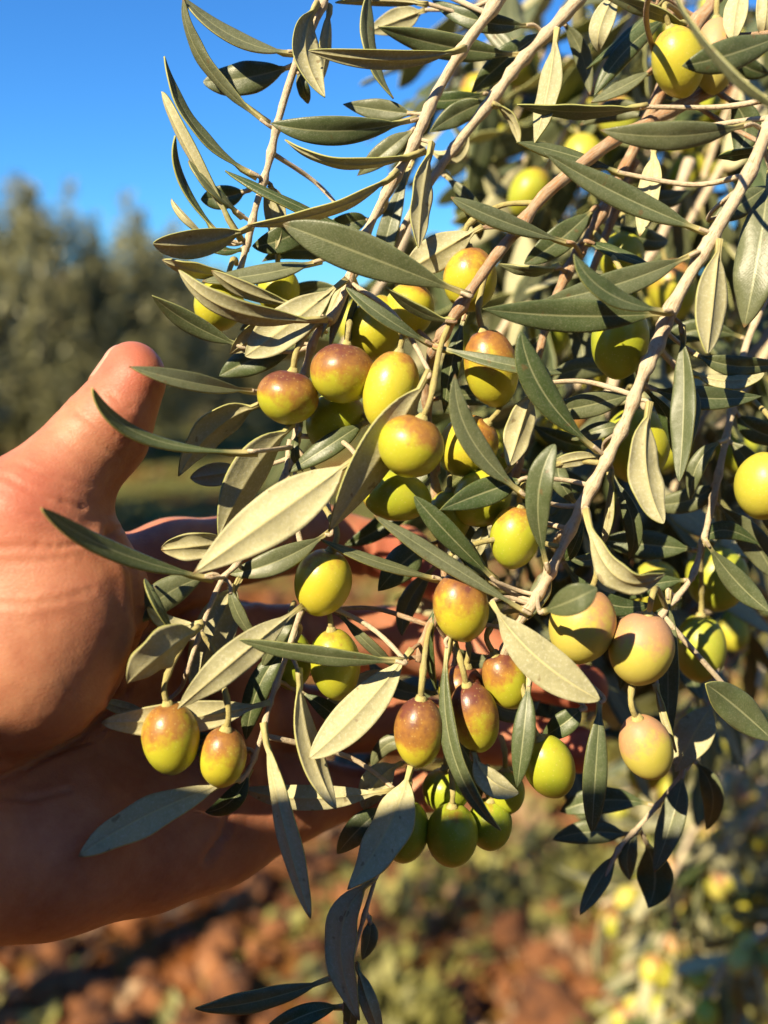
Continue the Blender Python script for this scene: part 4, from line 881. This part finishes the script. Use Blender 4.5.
back = [  # pixel x, y, depth in metres
 ([(690, -80, .33), (640, 10, .34), (590, 90, .35), (545, 170, .36), (520, 240, .37)], 3),
 ([(800, -60, .36), (760, 40, .37), (720, 130, .38), (690, 220, .38), (660, 300, .39)], 3),
 ([(600, -80, .42), (570, 0, .42), (540, 60, .43), (515, 120, .43)], 4),
 ([(840, 60, .40), (800, 140, .41), (760, 220, .41), (735, 300, .42), (715, 380, .42)], 3),
 ([(700, -60, .46), (668, 40, .47), (640, 120, .48), (610, 200, .48), (570, 280, .48)], 4),
 ([(780, 40, .50), (730, 120, .50), (690, 170, .51), (640, 260, .52), (600, 330, .52)], 4),
 ([(690, 160, .33), (660, 240, .33), (620, 300, .33), (590, 380, .33), (575, 440, .33)], 2),
 ([(800, 260, .34), (770, 330, .34), (730, 380, .34), (690, 440, .34), (670, 500, .34)], 2),
 ([(560, 230, .36), (520, 300, .35), (480, 370, .34), (455, 440, .33)], 2),
 ([(820, 400, .40), (770, 470, .39), (740, 540, .38), (730, 610, .38)], 2),
 ([(620, 360, .31), (600, 430, .31), (585, 500, .31), (560, 570, .31)], 1),
 ([(860, 90, .6), (800, 160, .6), (760, 260, .6), (720, 350, .6), (700, 420, .6)], 4),
 ([(660, -60, .58), (620, 60, .58), (590, 150, .58), (560, 230, .58)], 4),
 ([(850, -40, .55), (790, 40, .55), (750, 110, .55), (720, 180, .55)], 3),
 ([(500, -70, .40), (480, 10, .40), (455, 70, .41), (440, 110, .41)], 1),
 ([(640, 300, .36), (590, 370, .35), (540, 430, .35), (500, 500, .34)], 2), ([(700, 280, .42), (660, 360, .41), (630, 450, .40), (600, 540, .40), (590, 600, .40)], 2),
 ([(800, 480, .44), (740, 520, .43), (690, 560, .42), (640, 640, .42)], 2), ([(560, 130, .46), (500, 200, .45), (460, 280, .44), (440, 360, .43)], 2),
 ([(830, 180, .47), (780, 250, .46), (720, 300, .46), (660, 330, .46), (600, 400, .46)], 3), ([(760, -40, .43), (700, 70, .44), (650, 150, .44), (600, 230, .45)], 3),
 ([(840, 300, .52), (790, 380, .5), (760, 450, .5), (745, 540, .5)], 2), ([(540, 420, .33), (500, 500, .33), (480, 580, .33), (470, 660, .33)], 0),
 ([(640, 480, .36), (600, 560, .35), (560, 620, .35), (530, 680, .35)], 0), ([(780, 330, .37), (730, 410, .37), (680, 480, .37), (650, 560, .37), (640, 640, .37)], 1), ([(760, 540, .38), (700, 600, .38), (640, 660, .38), (590, 720, .38)], 1),
 ([(820, 560, .42), (770, 620, .41), (710, 680, .41), (660, 740, .41)], 1), ([(660, 420, .33), (620, 500, .33), (590, 580, .33), (575, 660, .33)], 0), ([(560, 500, .36), (520, 570, .36), (500, 640, .36), (510, 720, .36)], 0),
 ([(720, 360, .48), (650, 420, .48), (600, 480, .48), (540, 520, .48)], 1), ([(830, 420, .55), (760, 520, .55), (720, 620, .55), (690, 720, .55)], 2), ([(620, 200, .44), (560, 270, .43), (510, 330, .42), (470, 400, .42)], 1),
 ([(830, -20, .5), (770, 60, .5), (700, 110, .5), (640, 130, .5)], 3), ([(720, 600, .36), (660, 640, .36), (600, 650, .36), (550, 640, .36)], 0),
 ([(560, -60, .52), (530, 20, .52), (500, 80, .52), (470, 130, .52)], 2), ([(740, -60, .56), (700, 30, .56), (650, 90, .56), (600, 150, .56)], 4), ([(840, 120, .5), (770, 180, .5), (710, 200, .5), (650, 280, .5)], 3),
 ([(640, -50, .38), (620, 40, .38), (600, 110, .38), (580, 190, .38)], 2), ([(600, 160, .6), (540, 240, .6), (500, 300, .6), (450, 330, .6)], 2),
 ([(520, -60, .37), (505, 20, .38), (480, 90, .39), (470, 150, .40)], 1), ([(680, -60, .41), (640, 10, .41), (610, 60, .41), (560, 110, .41)], 2), ([(800, 10, .44), (740, 70, .44), (690, 130, .44), (650, 210, .44)], 2),
 ([(760, 100, .36), (720, 170, .36), (680, 240, .36), (650, 310, .36)], 1), ([(620, 60, .48), (570, 130, .48), (530, 200, .48), (500, 270, .48)], 2), ([(570, 60, .40), (540, 140, .40), (500, 190, .40), (470, 250, .40)], 1),
 ([(420, 200, .38), (390, 270, .37), (350, 330, .36), (330, 400, .35)], 1),
]
for i, (pl, no) in enumerate(back):
    if sum(p[1] for p in pl) / len(pl) < 350: names = (UPL, G_UP, UPO, G_UO)
    else: names = ('blurred leafy branch in the dark gaps behind the olives at the middle right', 'dim olive branches behind the middle right', 'blurred olive deep in the shaded leaves at the middle right', 'blurred olives at the middle right')
    back_branch([P(*p) for p in pl], names[0], names[1], 300 + i, olives=no, ol_label=names[2], ol_group=names[3], gap=.014)
# low outer branch of the tree at the lower right, sunlit and out of focus, thick with olives
G_LO = 'blurred sunlit branches laden with olives at the lower right'
low = [([(790, 600, .80), (745, 720, .78), (712, 830, .76), (690, 930, .75), (665, 1010, .75)], 12), ([(860, 640, .86), (800, 740, .84), (770, 840, .82), (750, 960, .82), (735, 1060, .82)], 12),
       ([(712, 800, .77), (670, 860, .76), (630, 890, .76), (600, 905, .76)], 5), ([(745, 720, .78), (690, 760, .78), (650, 780, .79), (610, 800, .8)], 4),
       ([(900, 640, .9), (820, 700, .88), (740, 760, .86), (680, 840, .85), (640, 920, .85)], 8), ([(900, 820, .9), (820, 900, .88), (740, 980, .86), (700, 1060, .86)], 8), ([(800, 650, .95), (750, 750, .95), (690, 800, .95), (640, 830, .95)], 6),
       ([(830, 900, .72), (760, 960, .72), (690, 1010, .72), (640, 1060, .72)], 7), ([(790, 760, .72), (740, 830, .71), (700, 870, .71), (660, 880, .71)], 5),
       ([(800, 700, .68), (740, 770, .68), (700, 820, .68), (670, 880, .68)], 5), ([(860, 860, .66), (800, 910, .66), (740, 950, .66), (700, 1000, .66)], 8), ([(760, 820, .80), (700, 900, .80), (660, 960, .80), (620, 1040, .80)], 9), ([(900, 700, .78), (830, 790, .76), (770, 870, .75), (720, 900, .75)], 8),
       ([(880, 780, .80), (800, 860, .78), (760, 930, .77), (740, 1000, .76)], 9), ([(768, 780, .73), (720, 850, .72), (680, 900, .72), (650, 970, .72)], 7), ([(800, 880, .82), (730, 930, .80), (690, 990, .80), (660, 1050, .80)], 7), ([(750, 740, .86), (700, 800, .85), (670, 850, .85), (640, 880, .85)], 6)]
for i, (pl, no) in enumerate(low):
    back_branch([P(*p) for p in pl], 'blurred sunlit olive branch hung with yellow olives at the lower right', G_LO, 500 + i, r0=.004, r1=.0015, olives=no,
                ol_label='small blurred yellow olive on the sunlit low branches at the lower right', ol_group='blurred olives at the lower right', gap=.013, size=1.0, skip=.12, bloomy=.9, flip=0)

# ------------------------------------------------------------------ far olive trees, soil clods, weeds
def crown_mat():
    m, nt, b = newmat('far_foliage'); L = nt.links
    tc = N(nt, 'ShaderNodeTexCoord').outputs['Object']
    n = noise_n(nt, tc, 1.8, 4); n2 = noise_n(nt, tc, 40, 2)
    f = math_n(nt, 'ADD', math_n(nt, 'MULTIPLY', n.outputs[0], .5), math_n(nt, 'MULTIPLY', n2.outputs[0], .6))
    c = ramp(nt, f, [(.35, (.145, .148, .060)), (.55, (.25, .24, .105)), (.75, (.36, .33, .16))])
    L.new(c.outputs[0], b.inputs['Base Color']); b.inputs['Roughness'].default_value = .5
    return m
M_CROWN = crown_mat()
def far_tree(px, dist, top_y, half_w, label, seed, nshoot=150, at=None, group='olive trees behind the hand', keep=None):
    rr = random.Random(seed)
    if at: base = Vector((at[0], at[1], 0)); H = at[2]; Rr = at[3]
    else: base = P(px, 440, dist); H = P(px, top_y, dist).z; Rr = half_w / FPX * dist
    base.z = ground_h(base.x, base.y)
    root = empty('olive_tree', base); tag(root, label, 'tree', group)
    V, F, UV = [], [], []
    for k in range(4):
        a = k * 1.6 + rr.random(); e = Vector((math.cos(a) * Rr * .45, math.sin(a) * Rr * .45, H * rr.uniform(.5, .7)))
        tube(V, F, UV, catmull([base + Vector((0, 0, -.05)), base + Vector((math.cos(a) * .06, math.sin(a) * .06, H * .12)), base + e * .55, base + e], 5), .10, .03, 8)
    mesh_obj('trunk', V, F, M_TRUNK, parent=root, origin=base, uvs=UV)
    LV, LF = [], []
    for k in range(nshoot):
        a = rr.uniform(0, 2 * math.pi); q = math.sqrt(rr.random()) * 1.0
        hz = rr.random()
        prof = (1 - .30 * abs(hz * 2 - .8) ** 2)
        p = base + Vector((math.cos(a) * q * Rr * prof, math.sin(a) * q * Rr * prof, H * (.03 + .73 * hz * (1 - .25 * q * q))))
        d = Vector((math.cos(a) * q * .45 + rr.uniform(-.25, .25), math.sin(a) * q * .45 + rr.uniform(-.25, .25), rr.uniform(.7, 1.3))).normalized()
        ln = H * rr.uniform(.14, .30); nl = 130
        if p.z + ln * d.z > base.z + H * 1.0: ln = max(.1, (base.z + H - p.z) / max(.3, d.z)) * rr.uniform(.8, 1.05)
        for j in range(nl):
            t = (j + rr.random()) / nl; c = p + d * ln * t + Vector((rr.gauss(0, .05), rr.gauss(0, .05), rr.gauss(0, .05))) * (1.35 - t)
            if keep and not keep(c): continue
            ld = (d * .6 + Vector((rr.uniform(-1, 1), rr.uniform(-1, 1), rr.uniform(-.4, .8)))).normalized()
            sd2 = ld.cross(Vector((rr.uniform(-1, 1), rr.uniform(-1, 1), rr.uniform(-1, 1)))).normalized()
            l = rr.uniform(.045, .085) * 1.2; w = l * .14; i0 = len(LV)
            LV += [c, c + ld * l * .5 + sd2 * w, c + ld * l, c + ld * l * .5 - sd2 * w]; LF.append((i0, i0 + 1, i0 + 2, i0 + 3))
    mesh_obj('crown', LV, LF, M_CROWN, parent=root, origin=base + Vector((0, 0, H * .5)), smooth=False)
far_tree(42, 8.0, 172, 72, 'tall grey green olive tree in soft blur, leftmost tall crown against the sky', 1, 170)
far_tree(138, 8.6, 186, 62, 'grey green olive tree in soft blur just above and behind the thumb tip', 2, 150)
far_tree(215, 10.5, 262, 62, 'darker lower olive tree in the blur between the thumb and the hanging leaves', 3, 130)
far_tree(-70, 7.5, 225, 70, 'blurred olive tree cut off by the left edge of the photo', 4, 120)
far_tree(320, 11.5, 300, 80, 'blurred olive tree hidden mostly behind the olive cluster', 5, 110)
far_tree(450, 12, 310, 80, 'blurred olive tree glimpsed through gaps in the central leaves', 6, 100)
far_tree(600, 11, 300, 90, 'blurred olive tree glimpsed right of centre through the branches', 8, 100)
far_tree(760, 9, 250, 90, 'blurred olive tree glimpsed at the right edge through the branches', 9, 120)
far_tree(90, 13, 260, 90, 'distant olive tree filling the gap between the two tall blurred trees', 10, 110)

far_tree(0, 0, 0, 0, 'unseen olive tree added overhead at the right to block sky light', 21, 190, at=(1.2, 0.95, 3.9, 1.4), group=None, keep=lambda c: c.z > 2.4 or c.x > 1.05)  # crown added out of view, leaves kept only where they cut the sky fill
far_tree(0, 0, 0, 0, 'unseen olive tree added out of view to shade the scene', 29, 130, at=(-2.95, 4.45, 3.0, .85), group='unseen trees added for shade')  # unseen, added to throw a dark band on the ground behind the thumb
far_tree(0, 0, 0, 0, 'unseen olive tree added out of view to shade the scene', 28, 26, at=(-1.95, .55, 2.8, .95), group='unseen trees added for shade')  # unseen and sparse, added to dapple the near ground with shade
for k, (az, dist, h) in enumerate(((-172, 4.2, 4.4), (165, 4.0, 4.4), (140, 4.4, 4.2), (112, 4.2, 4.2), (80, 5.0, 4.0), (-75, 4.6, 3.6), (-102, 4.8, 3.0))):  # ring of unseen trees added to hold back low sky light, open towards the sun
    a = R_(az); far_tree(0, 0, 0, 0, 'unseen olive tree added out of view to shade the scene', 30 + k, 110, at=(math.sin(a) * dist, math.cos(a) * dist, h, 1.7), group='unseen trees added for shade')

def scatter_soil():
    rr = random.Random(5)
    # soil clods and stones
    V, F = [], []
    bm = bmesh.new(); bmesh.ops.create_icosphere(bm, subdivisions=1, radius=1); iv = [v.co.copy() for v in bm.verts]; iff = [tuple(v.index for v in f.verts) for f in bm.faces]; bm.free()
    for k in range(7000):
        y = 0.8 + 5.0 * rr.random() ** 1.6; x = rr.uniform(-1, 1) * (0.5 + y * .6)
        r = min(.09, .012 + rr.expovariate(1 / .013)); i0 = len(V); sq = rr.uniform(.5, .9); ph = rr.random() * 50
        c = Vector((x, y, ground_h(x, y) + r * sq * .3)); e = Matrix.Rotation(rr.random() * 6.3, 3, 'Z')
        for v in iv:
            p = e @ Vector((v.x * rr.uniform(.9, 1.1), v.y * .8, v.z * sq)) * r * (1 + .45 * noise.noise(v * 1.7 + Vector((ph, 0, 0))))
            V.append(c + p)
        F += [tuple(i0 + j for j in f) for f in iff]
    m, nt, b = newmat('soil_clod')
    tc = N(nt, 'ShaderNodeTexCoord').outputs['Object']; n = noise_n(nt, tc, 9, 4, .7)
    c = ramp(nt, n.outputs[0], [(.32, (.036, .014, .006)), (.5, (.17, .063, .019)), (.66, (.30, .125, .045)), (.76, (.40, .27, .15))])
    nt.links.new(c.outputs[0], b.inputs['Base Color']); b.inputs['Roughness'].default_value = .95
    o = mesh_obj('soil_clods', V, F, m, origin=(0, 2.5, 0), smooth=False); tag(o, 'loose red brown clods and stones scattered over the blurred soil below the hand', 'soil clods', kind='stuff')
    # weeds and fallen leaves
    V, F, MI = [], [], []
    for k in range(4300):
        y = 0.8 + 8 * rr.random() ** 1.6; x = rr.uniform(-1, 1) * (0.5 + y * .7)
        if noise.noise(Vector((x * 1.3, y * 1.3, 4))) + .55 * min(1, max(0, (x + .15) * 1.8)) < .14 and rr.random() < .85: continue
        kind = rr.random()
        for j in range(rr.randint(6, 14)):
            a = rr.random() * 6.3; d = Vector((math.cos(a), math.sin(a), rr.uniform(.3, 1.6))).normalized(); l = rr.uniform(.025, .10); w = l * rr.uniform(.15, .32)
            s = d.cross(Vector((0, 0, 1))).normalized(); b0 = Vector((x + rr.gauss(0, .04), y + rr.gauss(0, .04), 0)); b0.z = ground_h(b0.x, b0.y); i0 = len(V)
            V += [b0, b0 + d * l * .5 + s * w, b0 + d * l + Vector((0, 0, -l * .2)), b0 + d * l * .5 - s * w]; F.append((i0, i0 + 1, i0 + 2, i0 + 3)); MI.append(0 if kind < .72 else 1)
    for k in range(120):                                   # taller tufts, which throw long shadows
        y = 1.1 + 8 * rr.random() ** 1.3; x = rr.uniform(-.05, 1) * (0.4 + y * .6); hh = rr.uniform(.07, .2)
        for j in range(90):
            a = rr.random() * 6.3; d = Vector((math.cos(a), math.sin(a), rr.uniform(.2, 2))).normalized(); l = rr.uniform(.03, .07); w = l * .25
            s = d.cross(Vector((0, 0, 1))).normalized(); q = hh * .8 * rr.random() ** .5; b0 = Vector((x + math.cos(a * 3) * q, y + math.sin(a * 3) * q, 0)); b0.z = ground_h(b0.x, b0.y) + rr.random() * hh; i0 = len(V)
            V += [b0, b0 + d * l * .5 + s * w, b0 + d * l, b0 + d * l * .5 - s * w]; F.append((i0, i0 + 1, i0 + 2, i0 + 3)); MI.append(0)
    m1, nt, b = newmat('weed'); n = noise_n(nt, N(nt, 'ShaderNodeTexCoord').outputs['Object'], 5, 3)
    c = ramp(nt, n.outputs[0], [(.35, (.07, .07, .014)), (.65, (.27, .25, .055))]); nt.links.new(c.outputs[0], b.inputs['Base Color']); b.inputs['Roughness'].default_value = .6
    m2, nt, b = newmat('dry_leaf'); n = noise_n(nt, N(nt, 'ShaderNodeTexCoord').outputs['Object'], 7, 3)
    c = ramp(nt, n.outputs[0], [(.35, (.12, .055, .025)), (.65, (.34, .22, .11))]); nt.links.new(c.outputs[0], b.inputs['Base Color']); b.inputs['Roughness'].default_value = .7
    o = mesh_obj('weeds', V, F, [m1, m2], origin=(0, 2.5, 0), mi=MI, smooth=False); tag(o, 'low yellow green weeds and dry leaves on the blurred red soil', 'weeds', kind='stuff')
scatter_soil()
